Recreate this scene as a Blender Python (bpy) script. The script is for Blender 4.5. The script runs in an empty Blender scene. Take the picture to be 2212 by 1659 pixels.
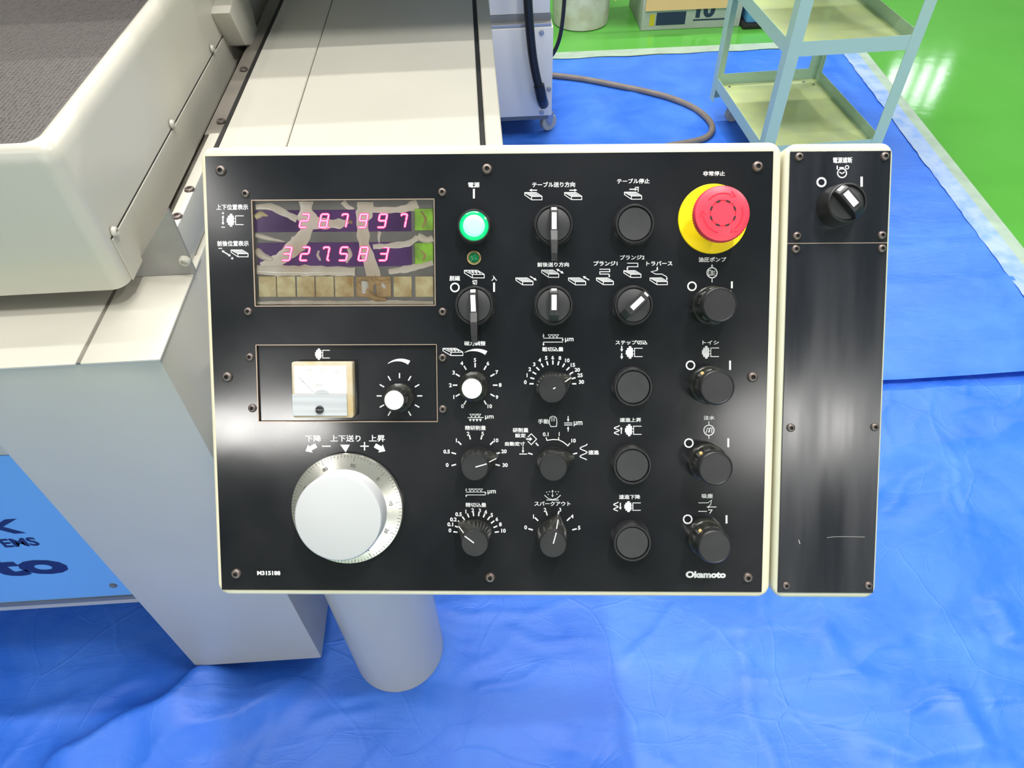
import bpy, bmesh, math, random
import numpy as np
from mathutils import Vector, Matrix, noise

# ------------------------------------------------------------------ camera
SC = bpy.context.scene
COL = SC.collection
FPX, CX, CY = 1538.0, 1106.0, 829.5
CAM = Vector((0, 0, 1.5))
_n = Vector((44, 1430, FPX)).normalized()          # straight down, seen by the camera (x right, y down, z ahead)
_up = -_n
_y = Vector((-131, -1651, FPX)); _y = (_y - _up * _y.dot(_up)).normalized()
_x = _y.cross(_up)
RW = Matrix((_x, _y, _up))                          # camera axes -> world
cam = bpy.data.cameras.new('camera'); camo = bpy.data.objects.new('camera', cam); COL.objects.link(camo)
cam.sensor_width = 36.0; cam.lens = 36.0 * FPX / 2212.0; cam.clip_start = 0.02; cam.clip_end = 60
M3 = Matrix((RW @ Vector((1, 0, 0)), RW @ Vector((0, -1, 0)), RW @ Vector((0, 0, -1)))).transposed()
camo.matrix_world = Matrix.Translation(CAM) @ M3.to_4x4()
SC.camera = camo

# ------------------------------------------------------------------ world, exposure
w = bpy.data.worlds.new('world'); SC.world = w; w.use_nodes = True
w.node_tree.nodes['Background'].inputs[0].default_value = (0.75, 0.85, 1.0, 1)
w.node_tree.nodes['Background'].inputs[1].default_value = 0.6
SC.view_settings.view_transform = 'Standard'; SC.view_settings.look = 'None'
SC.view_settings.gamma = 1.0; SC.view_settings.use_curve_mapping = False
SC.view_settings.exposure = -0.15
SC.cycles.use_denoising = True
SC.cycles.max_bounces = 6; SC.cycles.diffuse_bounces = 3; SC.cycles.glossy_bounces = 3; SC.cycles.adaptive_threshold = 0.04
SC.cycles.sample_clamp_indirect = 6.0
CEIL = 4.0
# the fluorescent lamps of the workshop: (x, y, length, width, along_x, watts)
LAMPS = [(-0.5, 0.80, 2.4, 0.05, 1, 50), (-0.5, 1.60, 2.4, 0.05, 1, 54),
         (-0.5, 2.40, 2.4, 0.05, 1, 60), (-0.5, 3.20, 2.4, 0.05, 1, 66),
         (2.5, 0.45, 0.8, 0.10, 0, 56),
         (0.69, 0.20, 0.5, 0.06, 0, 52), (-1.9, -0.5, 2.4, 0.10, 0, 22),
         (-2.40, -3.65, 1.1, 0.50, 1, 68), (1.95, -4.0, 1.1, 0.50, 1, 68),
         (3.2, 4.6, 2.4, 0.15, 1, 110), (0.6, 4.6, 2.4, 0.15, 1, 60)]
for (lx, ly, ln, wd, ax, pw) in LAMPS:
    L = bpy.data.lights.new('lamp_light', 'AREA'); L.shape = 'RECTANGLE'
    L.size, L.size_y = (ln, wd) if ax else (wd, ln)
    L.energy = pw; L.color = (1.0, 0.97, 0.93)
    lo = bpy.data.objects.new('lamp_light', L); COL.objects.link(lo); lo.location = (lx, ly, CEIL - 0.115)

# ------------------------------------------------------------------ pixel helpers
def ray(px, py): return RW @ Vector(((px - CX) / FPX, (py - CY) / FPX, 1.0))
def onz(px, py, z): d = ray(px, py); return CAM + d * ((z - CAM.z) / d.z)
def ony(px, py, y): d = ray(px, py); return CAM + d * (y / d.y)
def onx(px, py, x): d = ray(px, py); return CAM + d * (x / d.x)
# the slanted panel plane, measured from the four corners of its black plate
PC = Vector((-0.00541, 0.42705, 1.05005))
PN = Vector((-0.05000652, -0.73836081, 0.67254938)).normalized()
PU = Vector((0.997447, -0.07129258, -0.00410496)); PU = (PU - PN * PU.dot(PN)).normalized()
PV = PN.cross(PU)
PM = Matrix.Translation(PC) @ Matrix((PU, PV, PN)).transposed().to_4x4()
def pp(px, py, h=0.0):
    d = ray(px, py); t = (PC + PN * h - CAM).dot(PN) / d.dot(PN)
    q = CAM + d * t - PC
    return (q.dot(PU), q.dot(PV))
PS = 0.000403
def sc(h): return PS * (1 - h / 0.62)

# ------------------------------------------------------------------ materials
def sock(nt, v):
    return v
def mat(name, col, rough=0.5, metal=0.0, spec=0.5, var=0.0, vscale=20.0, bump=0.0, bscale=200.0, col2=None,
        emit=None, estr=0.0, trans=0.0, coat=0.0, stretch=None, rvar=0.0):
    m = bpy.data.materials.new(name); m.use_nodes = True
    nt = m.node_tree; b = nt.nodes['Principled BSDF']
    b.inputs['Base Color'].default_value = (*col, 1); b.inputs['Roughness'].default_value = rough
    b.inputs['Metallic'].default_value = metal; b.inputs['Specular IOR Level'].default_value = spec
    b.inputs['Coat Weight'].default_value = coat; b.inputs['Coat Roughness'].default_value = 0.1
    b.inputs['Transmission Weight'].default_value = trans
    if emit: b.inputs['Emission Color'].default_value = (*emit, 1); b.inputs['Emission Strength'].default_value = estr
    if var or bump or rvar:
        tc = nt.nodes.new('ShaderNodeTexCoord'); mp = nt.nodes.new('ShaderNodeMapping')
        nt.links.new(tc.outputs['Object'], mp.inputs['Vector'])
        if stretch: mp.inputs['Scale'].default_value = stretch
    if var or rvar:
        n = nt.nodes.new('ShaderNodeTexNoise'); n.inputs['Scale'].default_value = vscale; n.inputs['Detail'].default_value = 6
        nt.links.new(mp.outputs[0], n.inputs['Vector'])
    if var:
        r = nt.nodes.new('ShaderNodeMix'); r.data_type = 'RGBA'
        c2 = col2 or tuple(max(0, c * (1 - var)) for c in col)
        r.inputs[6].default_value = (*col, 1); r.inputs[7].default_value = (*c2, 1)
        cr = nt.nodes.new('ShaderNodeMapRange'); cr.inputs[1].default_value = 0.38; cr.inputs[2].default_value = 0.72
        nt.links.new(n.outputs[0], cr.inputs[0]); nt.links.new(cr.outputs[0], r.inputs[0])
        nt.links.new(r.outputs[2], b.inputs['Base Color'])
    if rvar:
        mr = nt.nodes.new('ShaderNodeMapRange'); mr.inputs[1].default_value = 0.3; mr.inputs[2].default_value = 0.7
        mr.inputs[3].default_value = max(0.02, rough - rvar); mr.inputs[4].default_value = rough + rvar
        nt.links.new(n.outputs[0], mr.inputs[0]); nt.links.new(mr.outputs[0], b.inputs['Roughness'])
    if bump:
        n2 = nt.nodes.new('ShaderNodeTexNoise'); n2.inputs['Scale'].default_value = bscale; n2.inputs['Detail'].default_value = 3
        nt.links.new(mp.outputs[0], n2.inputs['Vector'])
        bp = nt.nodes.new('ShaderNodeBump'); bp.inputs['Strength'].default_value = bump; bp.inputs['Distance'].default_value = 0.002
        nt.links.new(n2.outputs[0], bp.inputs['Height']); nt.links.new(bp.outputs[0], b.inputs['Normal'])
    return m

M = {}
M['beige'] = mat('machine_paint', (0.54, 0.52, 0.45), 0.28, bump=0.12, bscale=25, var=0.06, vscale=4)
M['beige_dark'] = mat('grimy_channel_paint', (0.22, 0.20, 0.17), 0.45, var=0.5, vscale=30)
M['strip_shade'] = mat('brown_grey_strip_shade', (0.20, 0.18, 0.155), 0.4, var=0.25, vscale=14)  # rail colour darkened to stand for the shadow cast from above
M['greyplate'] = mat('grey_sheet_metal', (0.30, 0.29, 0.27), 0.45, var=0.15)
M['black_gap'] = mat('black_rubber_seal', (0.012, 0.012, 0.012), 0.6)
M['cream'] = mat('cream_paint', (0.78, 0.73, 0.58), 0.32, var=0.10, vscale=9, col2=(0.74, 0.66, 0.46), bump=0.05, bscale=40)
M['cream2'] = mat('cream_paint_dull', (0.66, 0.66, 0.52), 0.35, var=0.08, vscale=9)
M['plate'] = mat('black_anodised_plate', (0.010, 0.011, 0.014), 0.14, spec=0.5, var=0.9, vscale=6, col2=(0.022, 0.022, 0.026), rvar=0.05, stretch=(1, 1, 1))
M['plate_b'] = mat('black_brushed_plate', (0.014, 0.016, 0.022), 0.20, spec=0.5, var=0.9, vscale=8, col2=(0.03, 0.032, 0.04), rvar=0.06, stretch=(5, 0.5, 1))
M['plate_edge'] = mat('bare_cut_edge', (0.55, 0.42, 0.33), 0.35, metal=0.6)
M['white'] = mat('white_print', (0.86, 0.87, 0.88), 0.22)
M['black'] = mat('black_plastic', (0.022, 0.022, 0.024), 0.38, var=0.4, vscale=60)
M['black_gloss'] = mat('black_gloss_plastic', (0.015, 0.016, 0.016), 0.22, var=0.8, vscale=90, col2=(0.05, 0.05, 0.042))
M['cap'] = mat('black_matt_cap', (0.032, 0.033, 0.036), 0.5, var=0.3, vscale=70)
M['screw'] = mat('dull_steel_screw', (0.22, 0.18, 0.165), 0.4, metal=0.7, var=0.4, vscale=300)
M['hole'] = mat('dark_socket', (0.01, 0.01, 0.01), 0.7)
M['steel'] = mat('satin_aluminium', (0.72, 0.70, 0.64), 0.27, metal=0.85, bump=0.02, bscale=300)
M['knobwhite'] = mat('satin_white_knob', (0.52, 0.53, 0.55), 0.45)
M['dark_print'] = mat('dark_print', (0.10, 0.09, 0.08), 0.6)
M['grey_print'] = mat('faint_grey_print', (0.45, 0.44, 0.42), 0.6)
M['yellow'] = mat('yellow_plate', (0.92, 0.70, 0.0), 0.45)
M['red'] = mat('red_mushroom_plastic', (0.86, 0.05, 0.09), 0.38)
M['red2'] = mat('red_recess_plastic', (0.70, 0.02, 0.05), 0.4)
M['green_lens'] = mat('lit_green_lens', (0.0, 0.45, 0.12), 0.15, emit=(0.01, 0.85, 0.22), estr=0.75)
M['green_core'] = mat('lit_green_core', (0.3, 0.8, 0.5), 0.2, emit=(0.25, 1.0, 0.52), estr=1.25)
M['led_off'] = mat('dark_green_led', (0.01, 0.16, 0.06), 0.15)
M['brass'] = mat('tarnished_ring', (0.36, 0.27, 0.12), 0.35, metal=0.7)
M['ydot'] = mat('worn_yellow_dot', (0.75, 0.55, 0.22), 0.5)
M['led_red'] = mat('lit_red_segment', (0.9, 0.1, 0.3), 0.4, emit=(1.0, 0.42, 0.60), estr=1.7)
M['led_glow'] = mat('red_segment_halo', (0.8, 0.03, 0.18), 0.5, emit=(1.0, 0.03, 0.20), estr=0.75)
M['led_dim'] = mat('unlit_segment', (0.20, 0.02, 0.10), 0.5)
M['smoke'] = mat('purple_smoked_filter', (0.16, 0.07, 0.24), 0.18, var=0.5, vscale=25)
M['film_grey'] = mat('grey_display_board', (0.26, 0.24, 0.23), 0.3, var=0.3, vscale=30)
M['film'] = mat('yellowed_peeling_film', (0.80, 0.72, 0.62), 0.2, var=0.3, vscale=40, col2=(0.62, 0.50, 0.36))
M['film_brown'] = mat('brown_torn_film', (0.55, 0.36, 0.17), 0.5, var=0.6, vscale=70, col2=(0.14, 0.08, 0.04))
M['film_white'] = mat('bare_backing', (0.72, 0.68, 0.62), 0.5)
M['key'] = mat('yellowed_key', (0.82, 0.72, 0.42), 0.3, var=0.6, vscale=70, col2=(0.48, 0.28, 0.10))
M['key_green'] = mat('green_key', (0.40, 0.78, 0.08), 0.35, var=0.5, vscale=60, col2=(0.14, 0.18, 0.06))
M['meter_case'] = mat('yellowed_clear_plastic', (0.60, 0.56, 0.48), 0.15, var=0.3, vscale=40, col2=(0.50, 0.36, 0.16))
M['meter_white'] = mat('white_meter_scale', (0.88, 0.88, 0.86), 0.5, emit=(1, 1, 1), estr=0.0)
M['meter_grey'] = mat('brushed_meter_cover', (0.50, 0.53, 0.56), 0.3, var=0.3, vscale=8, col2=(0.36, 0.38, 0.40), stretch=(1, 30, 1))
M['nameblue'] = mat('light_blue_nameplate', (0.17, 0.42, 0.80), 0.32)
M['navy'] = mat('navy_lettering', (0.008, 0.018, 0.11), 0.5)
M['greytrim'] = mat('grey_metal_trim', (0.16, 0.17, 0.19), 0.4)
M['enamel'] = mat('white_cabinet_paint', (0.78, 0.77, 0.73), 0.35, bump=0.04, bscale=20)
M['hose_black'] = mat('black_ribbed_hose', (0.012, 0.012, 0.013), 0.35)
M['hose_grey'] = mat('brown_grey_hose', (0.24, 0.20, 0.17), 0.5, var=0.2)
M['caster'] = mat('grey_caster_tyre', (0.42, 0.42, 0.38), 0.5)
M['zinc'] = mat('zinc_metal', (0.45, 0.45, 0.45), 0.4, metal=0.7)
M['trolley'] = mat('sage_green_paint', (0.42, 0.60, 0.46), 0.25, bump=0.05, bscale=30)
M['tray'] = mat('pale_green_tray_paint', (0.62, 0.70, 0.33), 0.10, var=0.2, vscale=12, col2=(0.54, 0.62, 0.36))
M['drum'] = mat('dirty_white_plastic', (0.66, 0.64, 0.60), 0.5, var=0.25, vscale=14, col2=(0.50, 0.44, 0.34))
M['carton'] = mat('grey_white_card', (0.50, 0.52, 0.50), 0.6, var=0.15, vscale=10)
M['carton_dark'] = mat('navy_print', (0.02, 0.035, 0.09), 0.5)
M['yellow_print'] = mat('yellow_print', (0.62, 0.50, 0.02), 0.5)
M['peach'] = mat('tan_cardboard', (0.80, 0.52, 0.25), 0.7)
M['blueplastic'] = mat('light_blue_plastic', (0.10, 0.32, 0.62), 0.4)
M['wall'] = mat('pale_wall_paint', (0.36, 0.36, 0.35), 0.7, var=0.05)
M['ceil'] = mat('ceiling_board', (0.20, 0.20, 0.20), 0.8)
M['lamp_body'] = mat('lamp_housing_white', (0.8, 0.8, 0.8), 0.5)
M['tube'] = mat('fluorescent_tube', (0.9, 0.9, 0.9), 0.5, emit=(1, 0.98, 0.95), estr=2.0)
M['winglass'] = mat('daylit_window', (0.8, 0.9, 1.0), 0.3, emit=(0.92, 0.97, 1.0), estr=9.0)
M['fill_glass'] = mat('added_fill_window_glow', (0.8, 0.9, 1.0), 0.3, emit=(0.95, 0.98, 1.0), estr=4.6)  # glow of the added fill opening behind the camera
M['hem'] = mat('pale_tarp_hem', (0.42, 0.55, 0.80), 0.4, var=0.4, vscale=16, col2=(0.18, 0.36, 0.82))
M['hem2'] = mat('pale_tarp_tape', (0.42, 0.55, 0.45), 0.4, var=0.2, vscale=16)

def tex_material_tarp(name, crumple):
    m = mat(name, (0.020, 0.130, 0.70), 0.36)
    nt = m.node_tree; b = nt.nodes['Principled BSDF']
    tc = nt.nodes.new('ShaderNodeTexCoord')
    n = nt.nodes.new('ShaderNodeTexNoise'); n.inputs['Scale'].default_value = 5; n.inputs['Detail'].default_value = 8
    n.inputs['Roughness'].default_value = 0.65; n.inputs['Distortion'].default_value = 0.6
    nt.links.new(tc.outputs['Object'], n.inputs['Vector'])
    cr = nt.nodes.new('ShaderNodeMapRange'); cr.inputs[1].default_value = 0.35; cr.inputs[2].default_value = 0.75
    nt.links.new(n.outputs[0], cr.inputs[0])
    mx = nt.nodes.new('ShaderNodeMix'); mx.data_type = 'RGBA'
    mx.inputs[6].default_value = (0.03, 0.17, 0.82, 1); mx.inputs[7].default_value = (0.075, 0.25, 0.90, 1)
    nt.links.new(cr.outputs[0], mx.inputs[0]); nt.links.new(mx.outputs[2], b.inputs['Base Color'])
    r = nt.nodes.new('ShaderNodeMapRange'); r.inputs[1].default_value = 0.3; r.inputs[2].default_value = 0.8
    r.inputs[3].default_value = 0.34; r.inputs[4].default_value = 0.54
    nt.links.new(n.outputs[0], r.inputs[0]); nt.links.new(r.outputs[0], b.inputs['Roughness'])
    # woven threads and small creases
    w1 = nt.nodes.new('ShaderNodeTexWave'); w1.inputs['Scale'].default_value = 130; w1.bands_direction = 'X'
    w2 = nt.nodes.new('ShaderNodeTexWave'); w2.inputs['Scale'].default_value = 130; w2.bands_direction = 'Y'
    for q in (w1, w2): nt.links.new(tc.outputs['Object'], q.inputs['Vector'])
    ad = nt.nodes.new('ShaderNodeMath'); ad.operation = 'ADD'
    nt.links.new(w1.outputs['Fac'], ad.inputs[0]); nt.links.new(w2.outputs['Fac'], ad.inputs[1])
    b1 = nt.nodes.new('ShaderNodeBump'); b1.inputs['Strength'].default_value = 0.08; b1.inputs['Distance'].default_value = 0.001
    nt.links.new(ad.outputs[0], b1.inputs['Height'])
    v = nt.nodes.new('ShaderNodeTexNoise'); v.inputs['Scale'].default_value = 14; v.inputs['Detail'].default_value = 7
    v.inputs['Distortion'].default_value = 1.2
    mp = nt.nodes.new('ShaderNodeMapping'); mp.inputs['Rotation'].default_value = (0, 0, 0.6); mp.inputs['Scale'].default_value = (0.6, 1.5, 1)
    nt.links.new(tc.outputs['Object'], mp.inputs[0]); nt.links.new(mp.outputs[0], v.inputs['Vector'])
    b2 = nt.nodes.new('ShaderNodeBump'); b2.inputs['Strength'].default_value = 0.16; b2.inputs['Distance'].default_value = 0.012
    nt.links.new(v.outputs[0], b2.inputs['Height']); nt.links.new(b1.outputs[0], b2.inputs['Normal'])
    # crumple lines left by folding
    vn = nt.nodes.new('ShaderNodeTexNoise'); vn.inputs['Scale'].default_value = 3; nt.links.new(tc.outputs['Object'], vn.inputs['Vector'])
    va = nt.nodes.new('ShaderNodeVectorMath'); va.operation = 'MULTIPLY_ADD'; va.inputs[1].default_value = (0.25, 0.25, 0)
    nt.links.new(vn.outputs['Color'], va.inputs[0]); nt.links.new(tc.outputs['Object'], va.inputs[2])
    prev = b2
    for scl, st in ((3.3, 0.30 * crumple), (7.5, 0.18 * crumple), (1.7, 0.30 * crumple)):
        vo = nt.nodes.new('ShaderNodeTexVoronoi'); vo.feature = 'DISTANCE_TO_EDGE'; vo.voronoi_dimensions = '2D'; vo.inputs['Scale'].default_value = scl
        nt.links.new(va.outputs[0], vo.inputs['Vector'])
        vr = nt.nodes.new('ShaderNodeMapRange'); vr.inputs[1].default_value = 0.0; vr.inputs[2].default_value = 0.018; vr.inputs[3].default_value = 1.0; vr.inputs[4].default_value = 0.0
        nt.links.new(vo.outputs['Distance'], vr.inputs[0])
        b3 = nt.nodes.new('ShaderNodeBump'); b3.inputs['Strength'].default_value = st; b3.inputs['Distance'].default_value = 0.004
        mm = nt.nodes.new('ShaderNodeMath'); mm.operation = 'MULTIPLY'; nt.links.new(vr.outputs[0], mm.inputs[0]); nt.links.new(cr.outputs[0], mm.inputs[1]); nt.links.new(mm.outputs[0], b3.inputs['Height']); nt.links.new(prev.outputs[0], b3.inputs['Normal']); prev = b3
    nt.links.new(prev.outputs[0], b.inputs['Normal'])
    return m
M['tarp'] = tex_material_tarp('blue_tarpaulin_crumpled', 1.0)
M['tarp_flat'] = tex_material_tarp('blue_tarpaulin_flat', 0.0)

def tex_material_floor():
    m = mat('green_epoxy_floor', (0.07, 0.40, 0.035), 0.09)
    nt = m.node_tree; b = nt.nodes['Principled BSDF']
    tc = nt.nodes.new('ShaderNodeTexCoord')
    n = nt.nodes.new('ShaderNodeTexNoise'); n.inputs['Scale'].default_value = 2.2; n.inputs['Detail'].default_value = 5
    nt.links.new(tc.outputs['Object'], n.inputs['Vector'])
    mx = nt.nodes.new('ShaderNodeMix'); mx.data_type = 'RGBA'
    mx.inputs[6].default_value = (0.085, 0.37, 0.045, 1); mx.inputs[7].default_value = (0.13, 0.44, 0.08, 1)
    nt.links.new(n.outputs[0], mx.inputs[0]); nt.links.new(mx.outputs[2], b.inputs['Base Color'])
    n2 = nt.nodes.new('ShaderNodeTexNoise'); n2.inputs['Scale'].default_value = 18; n2.inputs['Detail'].default_value = 2
    nt.links.new(tc.outputs['Object'], n2.inputs['Vector'])
    bp = nt.nodes.new('ShaderNodeBump'); bp.inputs['Strength'].default_value = 0.05; bp.inputs['Distance'].default_value = 0.004
    nt.links.new(n2.outputs[0], bp.inputs['Height']); nt.links.new(bp.outputs[0], b.inputs['Normal'])
    return m
M['floor'] = tex_material_floor()

def tex_material_mesh():
    m = mat('dark_dimpled_rubber', (0.07, 0.065, 0.065), 0.35)
    nt = m.node_tree; b = nt.nodes['Principled BSDF']
    tc = nt.nodes.new('ShaderNodeTexCoord')
    v = nt.nodes.new('ShaderNodeTexVoronoi'); v.inputs['Scale'].default_value = 190; v.inputs['Randomness'].default_value = 0.25
    nt.links.new(tc.outputs['Object'], v.inputs['Vector'])
    mr = nt.nodes.new('ShaderNodeMapRange'); mr.inputs[1].default_value = 0.15; mr.inputs[2].default_value = 0.5
    nt.links.new(v.outputs['Distance'], mr.inputs[0])
    mx = nt.nodes.new('ShaderNodeMix'); mx.data_type = 'RGBA'
    mx.inputs[6].default_value = (0.022, 0.021, 0.023, 1); mx.inputs[7].default_value = (0.10, 0.09, 0.088, 1)
    nt.links.new(mr.outputs[0], mx.inputs[0]); nt.links.new(mx.outputs[2], b.inputs['Base Color'])
    bp = nt.nodes.new('ShaderNodeBump'); bp.inputs['Strength'].default_value = 0.6; bp.inputs['Distance'].default_value = 0.002
    nt.links.new(v.outputs['Distance'], bp.inputs['Height']); nt.links.new(bp.outputs[0], b.inputs['Normal'])
    return m
M['rubber'] = tex_material_mesh()

def clear_material():
    m = bpy.data.materials.new('clear_plastic_cover'); m.use_nodes = True; nt = m.node_tree
    nt.nodes.remove(nt.nodes['Principled BSDF'])
    t = nt.nodes.new('ShaderNodeBsdfTransparent'); g = nt.nodes.new('ShaderNodeBsdfGlossy'); g.inputs['Roughness'].default_value = 0.08
    fr = nt.nodes.new('ShaderNodeFresnel'); fr.inputs[0].default_value = 1.45
    mx = nt.nodes.new('ShaderNodeMixShader'); nt.links.new(fr.outputs[0], mx.inputs[0])
    nt.links.new(t.outputs[0], mx.inputs[1]); nt.links.new(g.outputs[0], mx.inputs[2])
    nt.links.new(mx.outputs[0], nt.nodes['Material Output'].inputs[0])
    return m
M['clear'] = clear_material()

# ------------------------------------------------------------------ mesh helpers
WM = {}
I4 = Matrix.Identity(4)
def T4(x, y, z): return Matrix.Translation((x, y, z))
def RZ(a): return Matrix.Rotation(a, 4, 'Z')
class B:
    """collects vertices and faces of one mesh"""
    def __init__(s): s.v = []; s.f = []
    def add(s, vs, fs, mx=None):
        o = len(s.v); s.v += [tuple(mx @ Vector(p)) if mx is not None else tuple(p) for p in vs]
        s.f += [tuple(o + i for i in f) for f in fs]; return s
    def box(s, x0, y0, z0, x1, y1, z1, mx=None):
        v = [(x0, y0, z0), (x1, y0, z0), (x1, y1, z0), (x0, y1, z0), (x0, y0, z1), (x1, y0, z1), (x1, y1, z1), (x0, y1, z1)]
        return s.add(v, [(3, 2, 1, 0), (4, 5, 6, 7), (0, 1, 5, 4), (1, 2, 6, 5), (2, 3, 7, 6), (3, 0, 4, 7)], mx)
    def prism(s, pts, z0, z1, mx=None):
        n = len(pts); a = sum(pts[i][0] * pts[(i + 1) % n][1] - pts[(i + 1) % n][0] * pts[i][1] for i in range(n))
        if a < 0: pts = pts[::-1]
        v = [(x, y, z0) for x, y in pts] + [(x, y, z1) for x, y in pts]
        f = [tuple(range(n - 1, -1, -1)), tuple(range(n, 2 * n))] + [(i, (i + 1) % n, n + (i + 1) % n, n + i) for i in range(n)]
        return s.add(v, f, mx)
    def poly(s, pts, z=0.0, mx=None):
        n = len(pts); a = sum(pts[i][0] * pts[(i + 1) % n][1] - pts[(i + 1) % n][0] * pts[i][1] for i in range(n))
        if a < 0: pts = pts[::-1]
        return s.add([(x, y, z) for x, y in pts], [tuple(range(n))], mx)
    def lathe(s, prof, n=40, mx=None, rfun=None):
        v = []; f = []; idx = []
        for (r, z) in prof:
            if r <= 1e-9: idx.append([len(v)]); v.append((0, 0, z))
            else:
                st = len(v)
                for i in range(n):
                    a = 2 * math.pi * i / n; rr = rfun(r, z, i) if rfun else r
                    v.append((rr * math.cos(a), rr * math.sin(a), z))
                idx.append(list(range(st, st + n)))
        for A, C in zip(idx, idx[1:]):
            if len(A) == 1 and len(C) == 1: continue
            for i in range(n):
                j = (i + 1) % n
                if len(A) == 1: f.append((A[0], C[j], C[i])[::-1])
                elif len(C) == 1: f.append((A[i], A[j], C[0]))
                else: f.append((A[i], A[j], C[j], C[i]))
        return s.add(v, f, mx)
    def tube(s, path, r, n=12, cap=True, mx=None):
        path = [Vector(p) for p in path]; v = []; f = []; ref = None
        for i, p in enumerate(path):
            t = (path[min(i + 1, len(path) - 1)] - path[max(i - 1, 0)]).normalized()
            if ref is None: ref = t.orthogonal().normalized()
            ref = (ref - t * ref.dot(t)).normalized(); bn = t.cross(ref)
            rr = r[i] if isinstance(r, (list, tuple)) else r
            for k in range(n):
                a = 2 * math.pi * k / n; v.append(tuple(p + (ref * math.cos(a) + bn * math.sin(a)) * rr))
        for i in range(len(path) - 1):
            for k in range(n):
                j = (k + 1) % n; f.append((i * n + k, i * n + j, (i + 1) * n + j, (i + 1) * n + k))
        if cap:
            f.append(tuple(range(n - 1, -1, -1))); e = (len(path) - 1) * n; f.append(tuple(range(e, e + n)))
        return s.add(v, f, mx)
    def stroke(s, pts, wd, z=0.0, closed=False):
        pts = [Vector((p[0], p[1])) for p in pts]
        if closed: pts = pts + [pts[0]]
        L = []
        for i, p in enumerate(pts):
            a = pts[i - 1] if i > 0 else (pts[-2] if closed else None)
            c = pts[i + 1] if i < len(pts) - 1 else (pts[1] if closed else None)
            d1 = (p - a).normalized() if a is not None and (p - a).length > 1e-12 else None
            d2 = (c - p).normalized() if c is not None and (c - p).length > 1e-12 else None
            d1 = d1 or d2; d2 = d2 or d1
            n1 = Vector((-d1.y, d1.x)); n2 = Vector((-d2.y, d2.x)); m = n1 + n2
            m = m.normalized() if m.length > 1e-6 else n1
            k = min(2.0, 1.0 / max(0.35, m.dot(n1)))
            L.append((p - m * wd / 2 * k, p + m * wd / 2 * k))
        v = []; f = []
        for a, c in L: v += [(a.x, a.y, z), (c.x, c.y, z)]
        for i in range(len(L) - 1): f.append((2 * i, 2 * i + 2, 2 * i + 3, 2 * i + 1))
        return s.add(v, f)
    def mesh(s, name, mt, smooth=None, bevel=0.0, seg=2):
        me = bpy.data.meshes.new(name); me.from_pydata(s.v, [], s.f); me.update()
        if bevel:
            bm = bmesh.new(); bm.from_mesh(me)
            es = [e for e in bm.edges if len(e.link_faces) == 2 and e.calc_face_angle(0) > 0.5]
            bmesh.ops.bevel(bm, geom=es, offset=bevel, segments=seg, profile=0.6, affect='EDGES', clamp_overlap=True)
            bm.to_mesh(me); bm.free()
        if smooth is not None:
            me.polygons.foreach_set('use_smooth', [True] * len(me.polygons))
            me.set_sharp_from_angle(angle=math.radians(smooth))
        for k in (mt if isinstance(mt, (list, tuple)) else [mt]): me.materials.append(M[k])
        return me

def put(name, me, parent=None, mx=I4, label=None, cat=None, group=None, kind=None):
    o = bpy.data.objects.new(name, me); COL.objects.link(o)
    if parent is not None:
        o.parent = parent; o.matrix_parent_inverse = WM[parent].inverted()
    o.matrix_basis = mx; WM[o] = mx.copy()
    if label: o['label'] = label
    if cat: o['category'] = cat
    if group: o['group'] = group
    if kind: o['kind'] = kind
    return o
def thing(name, label, cat, loc, group=None):
    return put(name, None, None, T4(*loc), label, cat, group)
def rrect(x0, y0, x1, y1, r, n=6):
    out = []
    for cx, cy, a0 in ((x1 - r, y1 - r, 0), (x0 + r, y1 - r, 90), (x0 + r, y0 + r, 180), (x1 - r, y0 + r, 270)):
        for i in range(n + 1):
            a = math.radians(a0 + 90 * i / n); out.append((cx + r * math.cos(a), cy + r * math.sin(a)))
    return out
def hull(pts):
    bm = bmesh.new()
    for p in pts: bm.verts.new(p)
    r = bmesh.ops.convex_hull(bm, input=bm.verts)
    bmesh.ops.delete(bm, geom=list({g for g in r['geom_interior'] + r['geom_unused'] if isinstance(g, bmesh.types.BMVert)}), context='VERTS')
    bmesh.ops.recalc_face_normals(bm, faces=bm.faces)
    b = B(); bm.verts.index_update(); b.add([tuple(v.co) for v in bm.verts], [tuple(v.index for v in f.verts) for f in bm.faces]); bm.free()
    return b
_txt = {}
def text_geo(body, bold=0.02):
    k = (body, bold)
    if k not in _txt:
        c = bpy.data.curves.new('t', 'FONT'); c.body = body; c.size = 1; c.offset = bold; c.resolution_u = 3
        o = bpy.data.objects.new('t', c); COL.objects.link(o); bpy.context.view_layer.update()
        me = bpy.data.meshes.new_from_object(o.evaluated_get(bpy.context.evaluated_depsgraph_get()))
        v = [(q.co.x, q.co.y) for q in me.vertices]; f = [tuple(p.vertices) for p in me.polygons]
        bpy.data.objects.remove(o); bpy.data.curves.remove(c); bpy.data.meshes.remove(me)
        xs = [p[0] for p in v]; ys = [p[1] for p in v]
        _txt[k] = ([((x - min(xs)) / (max(xs) - min(xs)), (y - min(ys)) / (max(ys) - min(ys))) for x, y in v], f, (max(xs) - min(xs)) / (max(ys) - min(ys)))
    return _txt[k]
def text_into(b, body, x0, y0, x1, y1, z=0.0, bold=0.02, mx=None):
    v, f, _ = text_geo(body, bold)
    b.add([(x0 + (x1 - x0) * u, y0 + (y1 - y0) * t, z) for u, t in v], f, mx)

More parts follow.
